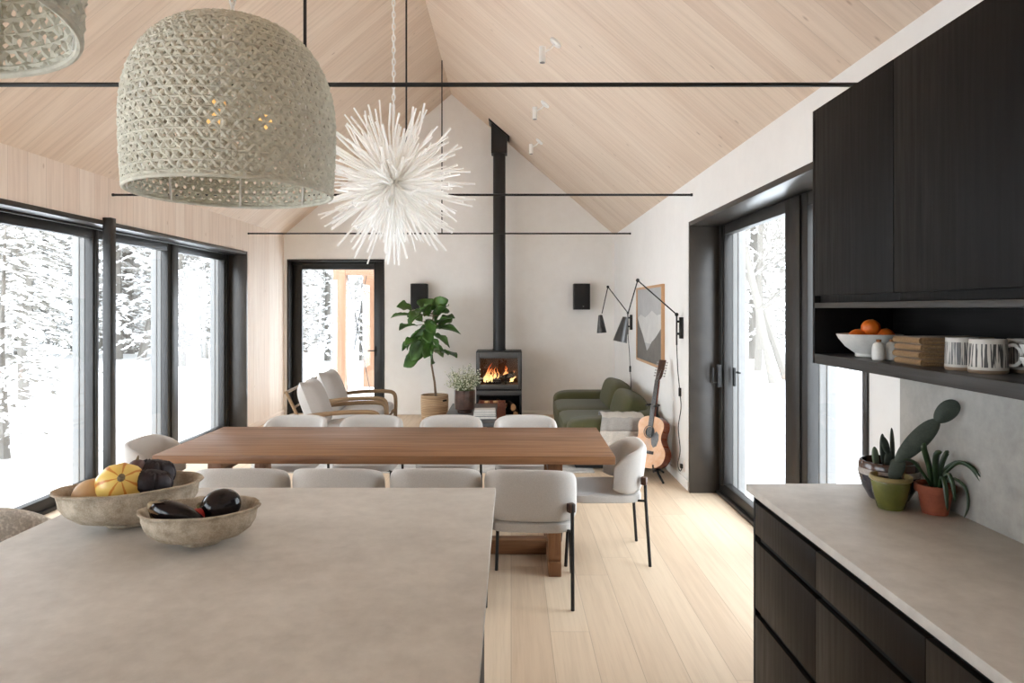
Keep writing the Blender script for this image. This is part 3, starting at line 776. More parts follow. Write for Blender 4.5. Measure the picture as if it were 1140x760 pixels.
pd = make_pendant('large woven dome pendant lamp hanging over the island bowls')
pd.location = (-.808, 1.98, 1.985)
p2 = dup(pd, (-.835, .80, 2.018), .4, 'woven pendant lamp cut by the top left corner, only its rim showing')
for p in (pd, p2): chain(p, .53, ceil_z(p.location.x)-p.location.z-.03)

# ------------------------------------------------------------------ twig chandelier
cl = thing('twig_chandelier', 'white starburst twig chandelier hanging over the dining table', 'lamp', (-.795, 4.62, 2.49))
rn = random.Random(3); tw = []
NT_ = 330
for i in range(NT_):
    z = 1-2*(i+.5)/NT_; a = i*2.39996; d = Vector((math.sqrt(1-z*z)*math.cos(a), math.sqrt(1-z*z)*math.sin(a), z))
    d = (d+Vector((rn.gauss(0, .14), rn.gauss(0, .14), rn.gauss(0, .14)))).normalized()
    if d.z > .93: d = (d+Vector((rn.choice((-1, 1))*.35, 0, 0))).normalized()
    L = rn.uniform(.36, .575); r = rn.uniform(.0062, .0095)
    x = d.cross(Vector((.3, .2, .9))).normalized(); y = d.cross(x)
    k1 = x*rn.uniform(-.022, .022)+y*rn.uniform(-.022, .022); k2 = x*rn.uniform(-.03, .03)+y*rn.uniform(-.03, .03)
    pts = [d*.045+k2*.8, d*L*.35+k1*.8, d*L*.68+k1, d*L+k2]
    tw.append((pts, [r*1.15, r, r*.95, r*.82]))
tw.sort(key=lambda t: t[0][3].y)
for pts, rs in tw[:100]: MB().tube(pts, rs, 6).build('twig', 'twig', cl)
m = MB()
for pts, rs in tw[100:]: m.tube(pts, rs, 6)
o = m.build('twigs', 'twig', cl); o['kind'] = 'stuff'
MB().blob((0, 0, 0), (.06, .06, .06), nu=16, nv=10).build('hub', 'whitemetal', cl)
MB().tube([(0, 0, .04), (0, 0, .54)], .011, 8).build('stem', 'whitemetal', cl)
chain(cl, .55, ceil_z(-.795)-2.49-.03, link=.042, r=.0035, w=.011)

# ------------------------------------------------------------------ ceiling spotlights
an = math.atan(SLP)
nn = Vector((-math.sin(an), 0, -math.cos(an)))
for (x, y, lab) in ((.374, 5.68, 'white ceiling spotlight closest to the kitchen'), (.371, 7.39, 'middle white spotlight of the three on the sloped ceiling'), (.378, 9.02, 'white ceiling spotlight closest to the stove flue')):
    s = thing('ceiling_spotlight', lab, 'spotlight', (x, y, ceil_z(x)))
    m = MB(); R = nn.to_track_quat('Z', 'Y').to_matrix()
    m.lathe([(0, 0), (.055, 0), (.055, .014), (.045, .02), (0, .022)], seg=24, rot=R); m.build('mounting_plate', 'whitemetal', s)
    e = nn*.11+Vector((-.03, 0, 0)); m = MB(); m.tube([nn*.015, nn*.06, e], .009, 8); m.build('arm', 'whitemetal', s)
    m = MB(); m.tube([e+Vector((-.012, 0, .045)), e+Vector((-.012, 0, -.085))], .027, 18); hd = m.build('lamp_head', 'whitemetal', s)
    MB().lathe([(0, 0), (.022, 0), (.022, .003), (0, .003)], c=e+Vector((-.012, 0, -.088)), seg=16).build('lens', 'lens', hd)

# ------------------------------------------------------------------ wood stove
st = thing('wood_stove', 'black wood stove with glowing fire and flue pipe', 'stove', (-.178, 10.0, 0))
w = .335; D = .5
m = MB()
m.box((-w, .0, .45), (-w+.03, D, 1.025), .003); m.box((w-.03, 0, .45), (w, D, 1.025), .003); m.box((-w+.03, 0, .995), (w-.03, D, 1.025), .003); m.box((-w+.03, 0, .45), (w-.03, D, .48), .003); m.box((-w+.03, D-.03, .48), (w-.03, D, .995))
m.build('stove_body', 'stove', st)
m = MB(); y0 = -.02
m.box((-w+.015, y0, .475), (-.277, .01, 1.01), .004); m.box((.277, y0, .475), (w-.015, .01, 1.01), .004); m.box((-.277, y0, .475), (.277, .01, .54), .004); m.box((-.277, y0, .925), (.277, .01, 1.01), .004)
sdoor = m.build('stove_door', 'stovegrey', st)
MB().box((-.28, -.008, .535), (.28, -.002, .93)).build('door_glass', 'glass2', sdoor, smooth=False)
m = MB(); m.box((-.3, .41, .485), (.3, .44, .99)); m.box((-.303, .03, .485), (-.285, .41, .99)); m.box((.285, .03, .485), (.303, .41, .99)); m.box((-.3, .03, .482), (.3, .41, .52)); m.box((-.285, .06, .965), (.285, .41, .985), rot=(.0, 0, 0))
fbx = m.build('firebox', 'fbrick', st)
m = MB(); m.box((-w, 0, .37), (w, D, .45), .003); m.box((-w, 0, .0), (-w+.03, D, .37), .003); m.box((w-.03, 0, 0), (w, D, .37), .003); m.box((-w+.03, 0, 0), (w-.03, D, .03), .003); m.box((-w+.03, D-.02, .03), (w-.03, D, .37))
m.build('log_compartment', 'stove', st)
MB().box((-w+.002, -.004, .385), (w-.002, 0.004, .445), .002).build('trim_band', 'stovegrey', st)
rn = random.Random(8)
for a, b, r in (((-.2, .16, .545), (.16, .2, .6), .042), ((-.05, .25, .57), (.22, .14, .68), .045), ((-.18, .28, .55), (.2, .3, .56), .045)):
    MB().tube([a, [(a[i]+b[i])/2+rn.uniform(-.01, .01) for i in range(3)], b], [r, r*1.08, r*.9], 9).build('burning_log', 'char', fbx)
m = MB()
for i in range(26):
    x = rn.uniform(-.23, .2); y = rn.uniform(.12, .3); h = rn.uniform(.1, .3)*(1.1-abs(x+.1)*1.6); r = rn.uniform(.012, .03)
    ph = rn.uniform(0, 6); m.tube([(x+.02*math.sin(ph+k*1.3)*k/3+.03*k/5, y, .0+h*k/5) for k in range(6)], [r*.6, r, r*.9, r*.6, r*.35, .002], 7, flat=.6)
m.build('flames', 'flame', fbx, loc=(0, 0, .56))
m = MB(); px, py = .0, .27
ztop = ceil_z(-.178+px)
m.tube([(px, py, 1.025), (px, py, 2.1), (px, py, 4.0)], .093, 28); m.tube([(px, py, 1.02), (px, py, 1.05)], .1, 28); m.tube([(px, py, 1.75), (px, py, 1.765)], .0945, 28)
m.build('flue_pipe', 'stove', st)
m = MB(); hw = .118; zl, zr = ceil_z(-.178-hw)-.0, ceil_z(-.178+hw)
m.prism([(-hw, py-hw, 3.97), (hw, py-hw, 3.97), (hw, py-hw, zr), (-hw, py-hw, zl)], (0, 2*hw, 0), .003)
q = .155; m.prism([(-q, py-q, ceil_z(-.178-q)-.03), (q, py-q, ceil_z(-.178+q)-.03), (q, py-q, ceil_z(-.178+q)), (-q, py-q, ceil_z(-.178-q))], (0, 2*q, 0))
m.build('flue_collar', 'stove', st)
# logs in the compartment
lg = ['split log lying in the stove compartment, topmost of the pile', 'split log in the stove compartment with its pale end facing out', 'split log at the lower right of the stove compartment', 'bark-covered log at the left of the stove compartment', 'bark-covered log in the middle of the stove compartment']
for i, (x, z, r, tilt) in enumerate(((.06, .225, .06, .25), (.2, .2, .055, .15), (.235, .09, .055, 0), (-.2, .095, .06, 0), (.04, .095, .06, 0))):
    l = thing('firewood_log', lg[i], 'log', (-.178+x, 10.03, z), rot=(0, 0, tilt), group='logs in the stove compartment')
    pr = [(r*math.cos(a)*(1 if math.cos(a) > -.3 else .5), 0, r*math.sin(a)) for a in [2*PI*k/11 for k in range(11)]]
    MB().prism(pr, (0, .36, 0)).build('bark', 'logbark', l); MB().prism([(p[0]*.93, -.003, p[2]*.93) for p in pr], (0, .003, 0)).build('cut_end', 'logend', l)
b = thing('firewood_bin', 'rust brown leather firewood bin in front of the stove', 'bin', (-.27, 9.66, 0))
m = MB(); m.box((-.19, -.14, 0), (.19, .14, .012)); 
for (a, c) in (((-.19, -.14), (.19, -.125)), ((-.19, .125), (.19, .14)), ((-.19, -.125), (-.175, .125)), ((.175, -.125), (.19, .125))): m.box((a[0], a[1], .0), (c[0], c[1], .335), .004)
m.build('bin_body', 'rust', b)
for s in (-1, 1): MB().tube([(s*.19, -.05, .26), (s*.205, -.05, .3), (s*.205, .05, .3), (s*.19, .05, .26)], .008, 6).build('handle', 'rust', b)
for i, (x, y, a, lab) in enumerate(((-.08, 0, .1, 'thin split log standing in the rust brown bin on its left'), (.06, .02, -.12, 'thin split log leaning in the rust brown bin on its right'))):
    MB_ = MB(); MB_.prism([(.04*math.cos(k), .04*math.sin(k), 0) for k in (0, 1.3, 2.6, 3.9, 5.1)], (0, 0, .33), .003)
    tag(MB_.build('firewood_log', 'logend', loc=(-.27+x, 9.66+y, .014), rot=(0, a*.3, 0)), lab, 'log', 'split logs in the rust brown bin')

# speakers
for x, lab in ((-1.415, 'black wall speaker half hidden by the fig tree leaves'), (1.085, 'black wall speaker between stove pipe and sofa lamp')):
    s = thing('wall_speaker', lab, 'speaker', (x, YB, 1.835))
    MB().box((-.125, -.2, -.2), (.125, -.012, .2), .008).build('cabinet', 'stove', s)
    gr = MB().box((-.118, -.212, -.19), (.118, -.2, .19), .005).build('grille', 'gap', s)
    MB().lathe([(0, 0), (.011, 0), (.011, .003), (0, .003)], seg=16, rot=Matrix.Rotation(PI/2, 3, 'X'), c=(.02, -.212, -.15)).build('badge', 'lens', gr)
    MB().box((-.04, -.012, -.06), (.04, 0, .06)).build('bracket', 'rod', s)

# ------------------------------------------------------------------ fig tree in a basket
FX, FY = -1.126, 10.05
b = thing('woven_basket', 'round seagrass basket on the floor holding the fig tree', 'basket', (FX, FY, 0))
prof = [(0, 0), (.17, 0), (.19, .03), (.2, .15), (.205, .3), (.2, .385), (.187, .385), (.19, .3), (.185, .1), (0, .06)]
bb_ = MB().lathe(prof, seg=40).build('basket_body', 'basket', b, grain=(1, 0, 0))
for s in (0, 1):
    a = -.65+s*PI; MB().box((-.04, -.012, -.014), (.04, .012, .014), .008, rot=(0, 0, a+PI/2)).build('handle_hole', 'gap', bb_, loc=(.2*math.cos(a), .2*math.sin(a), .315))
f = thing('fiddle_leaf_fig', 'tall fiddle leaf fig tree with large dark green leaves', 'plant', (FX, FY, .07))
MB().lathe([(0, 0), (.17, 0), (.182, .26), (0, .28)], seg=24).build('soil', 'soil', f)
tr = [(.02, 0, .26), (0, 0, .5), (-.045, 0, .75), (-.05, .0, 1.0), (-.03, 0, 1.3), (-.02, 0, 1.55)]
m = MB(); m.tube(tr, [.018, .016, .014, .013, .011, .008], 8)
rn = random.Random(21); lm = MB()
def figleaf(base, d, L, wd, roll):
    d = Vector(d).normalized(); s = d.cross(Vector((0, 0, 1))); s = s.normalized() if s.length > .1 else Vector((1, 0, 0))
    s = Matrix.Rotation(roll, 3, d) @ s; u = s.cross(d); rows = []
    prof = [0., .35, .55, .62, .7, .9, 1., .92, .6, .08]
    for i, pw in enumerate(prof):
        t = i/9; c = Vector(base)+d*L*t-Vector((0, 0, 1))*L*.28*t*t; rows.append([])
        for j in range(-2, 3):
            q = j/2; wv = .012*math.sin(t*14+j*2); rows[-1].append(c+s*wd*.5*pw*q+u*(abs(q)**1.5*wd*.22*pw+wv*abs(q)))
    lm.loft(rows, closed=False, cap=False)
def T(z):
    for i in range(len(tr)-1):
        if tr[i+1][2] >= z:
            q = (z-tr[i][2])/(tr[i+1][2]-tr[i][2]); return Vector(tr[i]).lerp(Vector(tr[i+1]), q)
    return Vector(tr[-1])
px = lambda X, Y, dz=0: Vector(((X-569)/75.6-FX, 0, 1.65-(Y-343.5)/75.6-.07))
tips = [(460, 345, 443, 341), (462, 352, 440, 355), (465, 362, 446, 367), (476, 352, 470, 328), (489, 350, 491, 327), (488, 352, 503, 337), (484, 362, 508, 353), (480, 366, 506, 372), (470, 378, 452, 384), (470, 385, 454, 397), (474, 392, 458, 405), (480, 388, 500, 394), (485, 392, 508, 397), (478, 360, 470, 376), (472, 350, 458, 362), (486, 345, 478, 334), (482, 372, 494, 384), (476, 384, 482, 402), (474, 356, 484, 370), (468, 366, 462, 380), (479, 345, 468, 350), (484, 358, 492, 344), (476, 372, 466, 392), (482, 380, 476, 396), (472, 345, 462, 356), (488, 364, 498, 360), (478, 352, 474, 335), (470, 358, 452, 350), (482, 350, 496, 348), (474, 366, 480, 380), (478, 376, 490, 390), (468, 374, 458, 386), (480, 362, 492, 366), (476, 386, 488, 398), (472, 352, 480, 346)]
for i, (x0, y0, x1, y1) in enumerate(tips):
    a = px(x0, y0); e = px(x1, y1); dy = [-.14, .0, -.2, .12, -.05, -.16][i % 6]; L = max(.30, (e-a).length*1.25)
    d = (e-a)+Vector((0, dy*1.3, .05)); st0 = T(min(1.5, max(.62, a.z))); a2 = a+Vector((0, dy*.25, 0))
    m.tube([st0, st0.lerp(a2, .6)+Vector((0, 0, .015)), a2], .005, 5)
    figleaf(a2, d+Vector((0, 0, L*.15)), L, L*.62, rn.uniform(-1.3, .6))
m.build('trunk', 'stem', f)
o = lm.build('foliage', 'leaf', f, recalc=False, angle=180); md = o.modifiers.new('thick', 'SOLIDIFY'); md.thickness = .003

# ------------------------------------------------------------------ lounge chairs
def make_lounge(label, group):
    c = thing('lounge_chair', label, 'armchair', group=group)
    for s in (-1, 1):
        x = s*.36
        arm = [(x, -.44, .50), (x, -.3, .535), (x, -.05, .565), (x, .2, .575), (x, .34, .57), (x, .4, .55), (x, .425, .5), (x, .43, .38), (x, .42, .18), (x, .40, 0)]
        MB().tube(smooth(arm, 3), .019, 10, flat=1.3).build('arm', 'armwood', c, grain=(0, 1, 0))
        MB().tube([(x, -.30, .54), (x, -.36, .3), (x, -.42, 0)], [.018, .02, .014], 10).build('leg', 'armwood', c)
        MB().tube([(x*.96, .42, .33), (x*.96, -.1, .25), (x*.96, -.36, .22)], .016, 8).build('side_rail', 'armwood', c)
        MB().tube([(x*.9, -.26, .24), (x*.9, -.4, .5), (x*.9, -.53, .78)], .017, 8).build('back_post', 'armwood', c)
    m = MB(); m.tube([(-.34, -.53, .78), (.34, -.53, .78)], .017, 8); 
    for z, y in ((.62, -.455), (.46, -.385)): m.tube([(-.33, y, z), (.33, y, z)], .012, 8)
    m.build('back_rail', 'armwood', c)
    m = MB(); m.tube([(-.35, .41, .32), (.35, .41, .32)], .015, 8); m.tube([(-.35, -.34, .23), (.35, -.34, .23)], .015, 8); m.build('seat_rail', 'armwood', c)
    m = MB(); m.blob((0, 0, 0), (.33, .37, .07), .5, .28, 32, 12, rot=Matrix.Rotation(.1, 3, 'X')); m.build('seat_cushion', 'cush', c, loc=(0, .06, .365))
    m = MB(); m.pillow(Matrix.Translation((0, -.30, .62)) @ Matrix.Rotation(.36, 4, 'X'), .64, .56, .24); m.build('back_cushion', 'cush', c)
    return c
lc = make_lounge('wooden lounge chair with grey cushions, the nearer of the pair', 'wooden lounge chairs with grey cushions')
lc.location = (-1.83, 7.45, 0); lc.rotation_euler = (0, 0, -PI/2+.08)
dup(lc, (-1.93, 8.55, 0), -PI/2+.02, 'wooden lounge chair with grey cushions, farther and closest to the back door')

# ------------------------------------------------------------------ coffee table with vase and books
t = thing('coffee_table', 'low charcoal coffee table with vase and books on it', 'table', (-.50, 8.62, 0))
MB().box((-.31, -.8, .295), (.31, .82, .34), .006).build('tabletop', 'stone', t)
for a in (-.25, .25):
    for b_ in (-.7, .7): MB().box((a-.03, b_-.03, 0), (a+.03, b_+.03, .295), .004).build('leg', 'stone', t)
v = thing('flower_vase', 'brown glazed vase with faceted sides on the coffee table', 'vase', (-.585, 8.62, .34))
def fac(p):
    a = math.atan2(p.y, p.x); k = 1-.03*(abs(math.sin(a*6))); return Vector((p.x*k, p.y*k, p.z))
MB().lathe([(0, 0), (.09, 0), (.095, .012), (.092, .03), (.128, .05), (.132, .15), (.132, .285), (.12, .285), (.118, .1), (0, .06)], seg=48, wob=fac).build('vase_body', 'vase', v)
fl = thing('flower_bunch', 'loose bunch of pale green and cream sprigs in the brown vase', 'flowers', (-.585, 8.62, .42))
sb, bb = MB(), MB(); rn = random.Random(4)
for i in range(120):
    a = rn.uniform(0, 2*PI); q = rn.uniform(.1, 1)**.6; e = Vector((.25*q*math.cos(a), .2*q*math.sin(a), .27+.25*rn.random()*(1.2-q*.6))); mid = Vector((.08*q*math.cos(a), .08*q*math.sin(a), .2))
    sb.tube([(.02*math.cos(a), .02*math.sin(a), 0), mid, e], .002, 4)
    for k in range(7):
        p = mid.lerp(e, rn.uniform(.3, 1.05))+Vector([rn.uniform(-.025, .025) for _ in range(3)])
        if rn.random() < .5: shard(sb.bm, p, [rn.uniform(-.03, .03) for _ in range(3)], .007, .004)
        else: bb.blob(p, (.010, .010, .008), nu=6, nv=4)
sb.build('sprigs', 'sprig', fl, smooth=False); o = bb.build('blossoms', 'bloom', fl); 
bl = ['white book on top of the coffee table stack', 'pale grey book second from the top of the coffee table stack', 'white book in the middle of the coffee table stack', 'charcoal book near the bottom of the coffee table stack', 'thick grey book at the bottom of the coffee table stack']
z = .34
for i, (lab, mt, th) in enumerate(list(zip(bl, ('bookw', 'bookg', 'bookw', 'bookd', 'bookg'), (.016, .018, .022, .02, .03)))[::-1]):
    k = thing('book', lab, 'book', (-.315, 8.2, z), [.02, -.04, .03, -.01, .05][i], 'books on the coffee table'); w, d = .142-.004*i, .1-.002*i
    m = MB(); m.box((-w, -d, 0), (w, d, .003)); m.box((-w, -d, th-.003), (w, d, th)); m.box((-w, d-.004, .003), (w, d, th-.003)); m.build('cover', mt, k)
    MB().box((-w+.004, -d+.004, .003), (w-.004, d-.004, th-.003)).build('pages', 'paper', k); z += th
# rug
tag(MB().box((-2.5, 6.85, 0), (.84, 9.3, .012), .005).build('rug', 'rug'), 'grey and white mottled rug under the coffee table and sofa front', 'rug')

# ------------------------------------------------------------------ sofa
s = thing('sofa', 'low olive green sofa along the right wall', 'sofa', (0, 0, .012))
MB().box((.66, 7.02, .0), (1.56, 9.5, .07), .01).build('plinth', 'gap', s)
MB().blob((1.08, 8.26, .19), (.5, 1.31, .13), .3, .16, 48, 14).build('base', 'olive', s)
MB().blob((1.08, 9.41, .29), (.5, .19, .225), .42, .35, 40, 16).build('armrest', 'olive', s)
MB().blob((1.08, 7.12, .29), (.5, .19, .225), .42, .35, 40, 16).build('armrest', 'olive', s)
MB().blob((1.46, 8.26, .33), (.13, 1.2, .24), .4, .3, 40, 14).build('backrest', 'olive', s)
for y in (8.75, 7.77): MB().blob((.98, y, .355), (.42, .49, .085), .5, .25, 40, 12).build('seat_cushion', 'olive', s)
for y, z, hh in ((8.72, .535, .2), (7.8, .5, .2)):
    MB().blob((0, 0, 0), (.14, .5, hh), .6, .42, 36, 16, rot=Matrix.Rotation(.28, 3, 'Y')).build('back_cushion', 'olive', s, loc=(1.33, y, z))
# throw over the near arm
th = thing('throw_blanket', 'pale striped wool throw draped over the near sofa arm', 'blanket', (0, 7.12, .012))
def drape(x0, x1, zoff, ta, tb):
    rows = []
    for i in range(int(40*ta), int(40*tb)+1):
        t = i/40
        # path over the arm: from the seat side (+y) across the top, down the near end (-y)
        L = 1.0*t
        if L < .12: y, z = .215-.01*t, .40+L
        elif L < .62:
            q = (L-.12)/.5; a = PI*q; y, z = .215*math.cos(a)*1., .505+.035*math.sin(a)**.5 if 0 < q < 1 else .505
        else: y, z = -.222, .505-(L-.62)
        rows.append([])
        for j in range(25):
            u = j/24; wob = .008*math.sin(u*17+t*4)+.006*math.sin(u*31)
            rows[-1].append(Vector((x0+(x1-x0)*u-.03*t+.02*math.sin(t*5), y-wob*(1 if L > .62 else .3)-(zoff), z+(wob*.5 if L < .62 else 0)+zoff*.5)))
    m = MB(); m.loft(rows, closed=False, cap=False); return m
for ta, tb, mt, nm in ((0, .3, 'throwg', 'grey_stripe'), (.3, .55, 'throw', 'pale_stripe'), (.55, .725, 'throwg', 'grey_stripe'), (.725, 1.0, 'throw', 'pale_stripe')):
    o = drape(.93, 1.36, .004, ta, tb).build(nm, mt, th, recalc=False, angle=180); md = o.modifiers.new('thick', 'SOLIDIFY'); md.thickness = .012; md.offset = 0

# ------------------------------------------------------------------ picture on the right wall
p = thing('framed_picture', 'large oak framed grey mountain print on the right wall', 'picture', (XR, 7.88, 1.46))
m = MB(); a, b = .73, .45; fw = .028
m.box((-.035, -a, b-fw), (0, a, b), .002); m.box((-.035, -a, -b), (0, a, -b+fw), .002); m.box((-.035, -a, -b+fw), (0, -a+fw, b-fw), .002); m.box((-.035, a-fw, -b+fw), (0, a, b-fw), .002)
m.build('picture_frame', 'oakframe', p, grain=(0, 1, 0))
MB().box((-.02, -a+fw, -b+fw), (-.004, a-fw, b-fw)).build('print', 'printsky', p)
# in the print, left in the photograph = far (+y)
Q = lambda pts, x: [(x, (.5-u)*2*(a-fw), (.5-v)*2*(b-fw)) for u, v in pts]
MB().prism(Q([(0, .42), (.15, .36), (.35, .40), (.5, .35), (.62, .30), (.8, .36), (1, .34), (1, .75), (0, .75)], -.0215), (.0015, 0, 0)).build('pale_slope', 'printsnow', p)
MB().prism(Q([(0, .40), (.12, .54), (.24, .64), (.34, .76), (.42, .86), (.52, .80), (.62, .72), (.75, .66), (.88, .58), (1, .50), (1, 1), (0, 1)], -.0225), (.0015, 0, 0)).build('dark_slope', 'printdark', p)
# ------------------------------------------------------------------ swing-arm wall lamps
def wall_lamp(lab, y, zp, arm, e1, e2, tilt, drop):
    l = thing('wall_lamp', lab, 'lamp', (XR, y, zp))
    MB().box((-.035, -.018, -.1), (0, .018, .1), .004).build('wall_plate', 'rod', l)
    m = MB(); m.tube([(-.06, 0, .12), (-.06, 0, -.16)], .008, 8)
    for z in (.06, -.055): m.tube([(-.06, 0, z), (-.02, 0, z)], .011, 8)
    m.build('pivot_rod', 'rod', l)
    A = Vector((-.06, 0, .125)); B = Vector(e1); C_ = Vector(e2)
    m = MB(); m.tube([A, B], .0062, 8); m.tube([B, C_], .0062, 8); sa = m.build('swing_arm', 'rod', l)
    for q in (A, B): MB().blob(q, (.018, .018, .018), nu=14, nv=10).build('joint', 'rod', sa)
    d = Vector((-math.sin(tilt), 0, -math.cos(tilt))); R = d.to_track_quat('Z', 'Y').to_matrix()
    MB().lathe([(0, -.005), (.026, 0), (.03, .02), (.066, .235), (.063, .235), (.027, .025), (0, .02)], rot=R, c=C_+Vector((-.02, 0, -.02))-d*.0, seg=24, cap=False).build('lamp_shade', 'lampshade', l)
    m = MB(); m.tube([(-.06, 0, -.16)]+smooth(drop), .0045, 6)
    cd = m.build('cord', 'rod', l)
    m = MB(); q = drop[1]; m.box((q[0]-.012, q[1]-.012, q[2]-.04), (q[0]+.012, q[1]+.012, q[2]+.04), .004); m.build('cord_switch', 'rod', cd)
    return l
wl = wall_lamp('black swing-arm wall lamp closer to the right glass door', 6.39, 1.47, 0, (-.425, 0, .445), (-.52, 0, .12), .22, [(-.05, 0, -.4), (-.03, 0, -.6), (-.02, 0, -.75), (-.02, .1, -.95), (-.02, .03, -1.15), (-.02, .12, -1.3), (-.02, .03, -1.345), (-.02, -.04, -1.3)])
wall_lamp('black swing-arm wall lamp in the far corner above the sofa', 9.06, 1.47, 0, (-.325, 0, .47), (-.405, 0, .115), -.08, [(-.04, 0, -.4), (-.03, 0, -.62), (-.02, 0, -.8), (-.02, 0, -1.0)])
o = thing('wall_outlet', 'small white wall outlet above the baseboard by the guitar', 'outlet', (XR, 6.36, .2)); MB().box((-.012, -.04, -.06), (0, .04, .06), .004).build('cover_plate', 'plastic', o); m = MB(); m.box((-.035, -.02, -.035), (-.012, .02, .005), .005); m.build('plug', 'rod', o)

# ------------------------------------------------------------------ guitar on its stand
GX, GY = 1.30, 6.62
lean = -math.radians(14); yaw = -math.radians(46)
g = thing('acoustic_guitar', 'worn acoustic guitar with pale soundboard leaning on a stand', 'guitar', (GX, GY, .11), rot=(lean, 0, yaw))
hw = [(0, 0.0), (.004, .07), (.02, .12), (.06, .175), (.12, .2), (.18, .195), (.24, .155), (.29, .132), (.34, .134), (.39, .146), (.44, .14), (.475, .105), (.495, .055), (.5, 0)]
def gout(k=1., y=0.):
    def cr(p0, p1, p2, p3, t): return .5*((2*p1)+(-p0+p2)*t+(2*p0-5*p1+4*p2-p3)*t*t+(-p0+3*p1-3*p2+p3)*t**3)
    pts = []
    for i in range(len(hw)-1):
        P_ = [hw[max(0, min(len(hw)-1, i+j))] for j in (-1, 0, 1, 2)]
        for t in (0, .34, .67): pts.append((max(0, cr(P_[0][1], P_[1][1], P_[2][1], P_[3][1], t)), cr(P_[0][0], P_[1][0], P_[2][0], P_[3][0], t)))
    pts.append((0, .5))
    R_ = [(x*k, y, .25+(z-.25)*k) for x, z in pts]; Lf = [(-x*k, y, .25+(z-.25)*k) for x, z in pts[1:-1]][::-1]
    return R_+Lf
MB().prism(gout(1., 0), (0, .11, 0), .0).build('body', 'gside', g, grain=(0, 1, 0), angle=30)
MB().prism(gout(1.006, -.004), (0, .004, 0)).build('soundboard', 'gspruce', g, angle=30); sbd = [o for o in bpy.data.objects if o.name == 'soundboard'][0]
RX = Matrix.Rotation(PI/2, 3, 'X')
MB().lathe([(.055, -.0045), (.062, -.0045), (.062, -.007), (.055, -.007)], rot=Matrix.Rotation(-PI/2, 3, 'X'), c=(0, -.012, .345), seg=32, cap=False).build('rosette', 'gdark', sbd)
MB().lathe([(0, 0), (.052, 0), (.052, .0015), (0, .0015)], rot=RX, c=(0, -.0042, .345), seg=32).build('sound_hole', 'gap', sbd)
MB().prism([(.03, -.0055, .30), (.06, -.0055, .345), (.075, -.0055, .36), (.105, -.0055, .33), (.11, -.0055, .28), (.095, -.0055, .22), (.06, -.0055, .2), (.035, -.0055, .23), (.022, -.0055, .28)], (0, .0014, 0)).build('pickguard', 'gguard', sbd)
MB().box((-.075, -.013, .135), (.075, -.004, .165), .004).build('bridge', 'gdark', sbd)
m = MB(); m.prism([(-.028, .02, .49), (.028, .02, .49), (.022, .02, .86), (-.022, .02, .86)], (0, -.024, 0), .004); m.build('neck', 'gside', g)
m = MB(); m.prism([(-.028, -.0045, .40), (.028, -.0045, .40), (.022, -.0045, .86), (-.022, -.0045, .86)], (0, -.007, 0), .001); m.build('fretboard', 'gdark', g)
m = MB(); m.prism([(-.023, .012, .86), (.023, .012, .86), (.034, .03, .9), (.036, .055, 1.07), (-.036, .055, 1.07), (-.034, .03, .9)], (0, -.016, 0), .002); hs = m.build('headstock', 'darkwood', g)
for sd in (-1, 1):
    for k in range(6):
        z = .905+.028*k; y = .03+(z-.9)*.147; MB().tube([(sd*.03, y-.006, z), (sd*.052, y-.006, z), (sd*.053, y-.006, z), (sd*.062, y-.006, z)], [.003, .003, .008, .007], 8).build('tuning_peg', 'steelm', hs)
m = MB()
for k in range(6):
    x = -.017+.0068*k; m.tube([(x*1.5, -.0155, .15), (x, -.014, .86), (x*1.3, .01, .93+.02*(k % 3))], .0009, 4)
m.build('strings', 'steelm', g)
sd = thing('guitar_stand', 'black tripod guitar stand holding the acoustic guitar', 'stand', (GX+.125, GY+.125, 0), yaw)
m = MB(); m.tube([(0, -.02, .05), (0, .015, .35), (0, .035, .70)], .012, 8); m.build('upright', 'rod', sd)
for a, q in ((-PI/2-.9, .32), (-PI/2+.9, .3), (PI/2, .17)): MB().tube([(0, -.02, .16), (q*math.cos(a)*.5, -.03+q*math.sin(a)*.5, .06), (q*math.cos(a), -.03+q*math.sin(a), .012)], .011, 8).build('leg', 'rod', sd)
m = MB(); m.tube([(-.12, -.22, .16), (-.12, -.21, .095), (-.1, -.05, .095), (.1, -.05, .095), (.12, -.21, .095), (.12, -.22, .16)], .009, 8); m.tube([(0, -.02, .12), (0, -.05, .095)], .011, 8); m.build('cradle', 'rod', sd)
m = MB(); m.tube([(-.05, -.09, .70), (-.045, -.0, .70), (0, .035, .70), (.045, -.0, .70), (.05, -.09, .70)], .01, 8); m.build('neck_yoke', 'rod', sd)

# ------------------------------------------------------------------ things on the open shelf
SZ = 1.464
b = thing('serving_bowl', 'wide white speckled bowl of oranges on the open shelf', 'bowl', (1.385, 2.64, SZ))
MB().lathe([(0, .004), (.046, 0), (.05, .002), (.05, .014), (.085, .04), (.108, .07), (.117, .088), (.113, .089), (.1, .066), (.07, .035), (.03, .02), (0, .018)], seg=48).build('bowl_body', 'ceram', b)
for x, y, z, lab in ((.0, -.012, .112, 'orange on top, resting on the other two in the white bowl'), (.045, -.03, .078, 'orange at the right of the white bowl'), (-.045, .0, .074, 'orange at the left of the white bowl, mostly hidden by its rim'), (.03, .045, .078, 'orange at the back of the white bowl')):
    o = thing('orange', lab, 'orange', (1.385+x, 2.64+y, SZ+z), group='oranges in the white bowl')
    MB().blob((0, 0, 0), (.035, .035, .033), nu=24, nv=14).build('fruit', 'orange', o); MB().blob((.005, -.003, .032), (.004, .004, .003), nu=8, nv=6).build('stem_end', 'sprig', o)
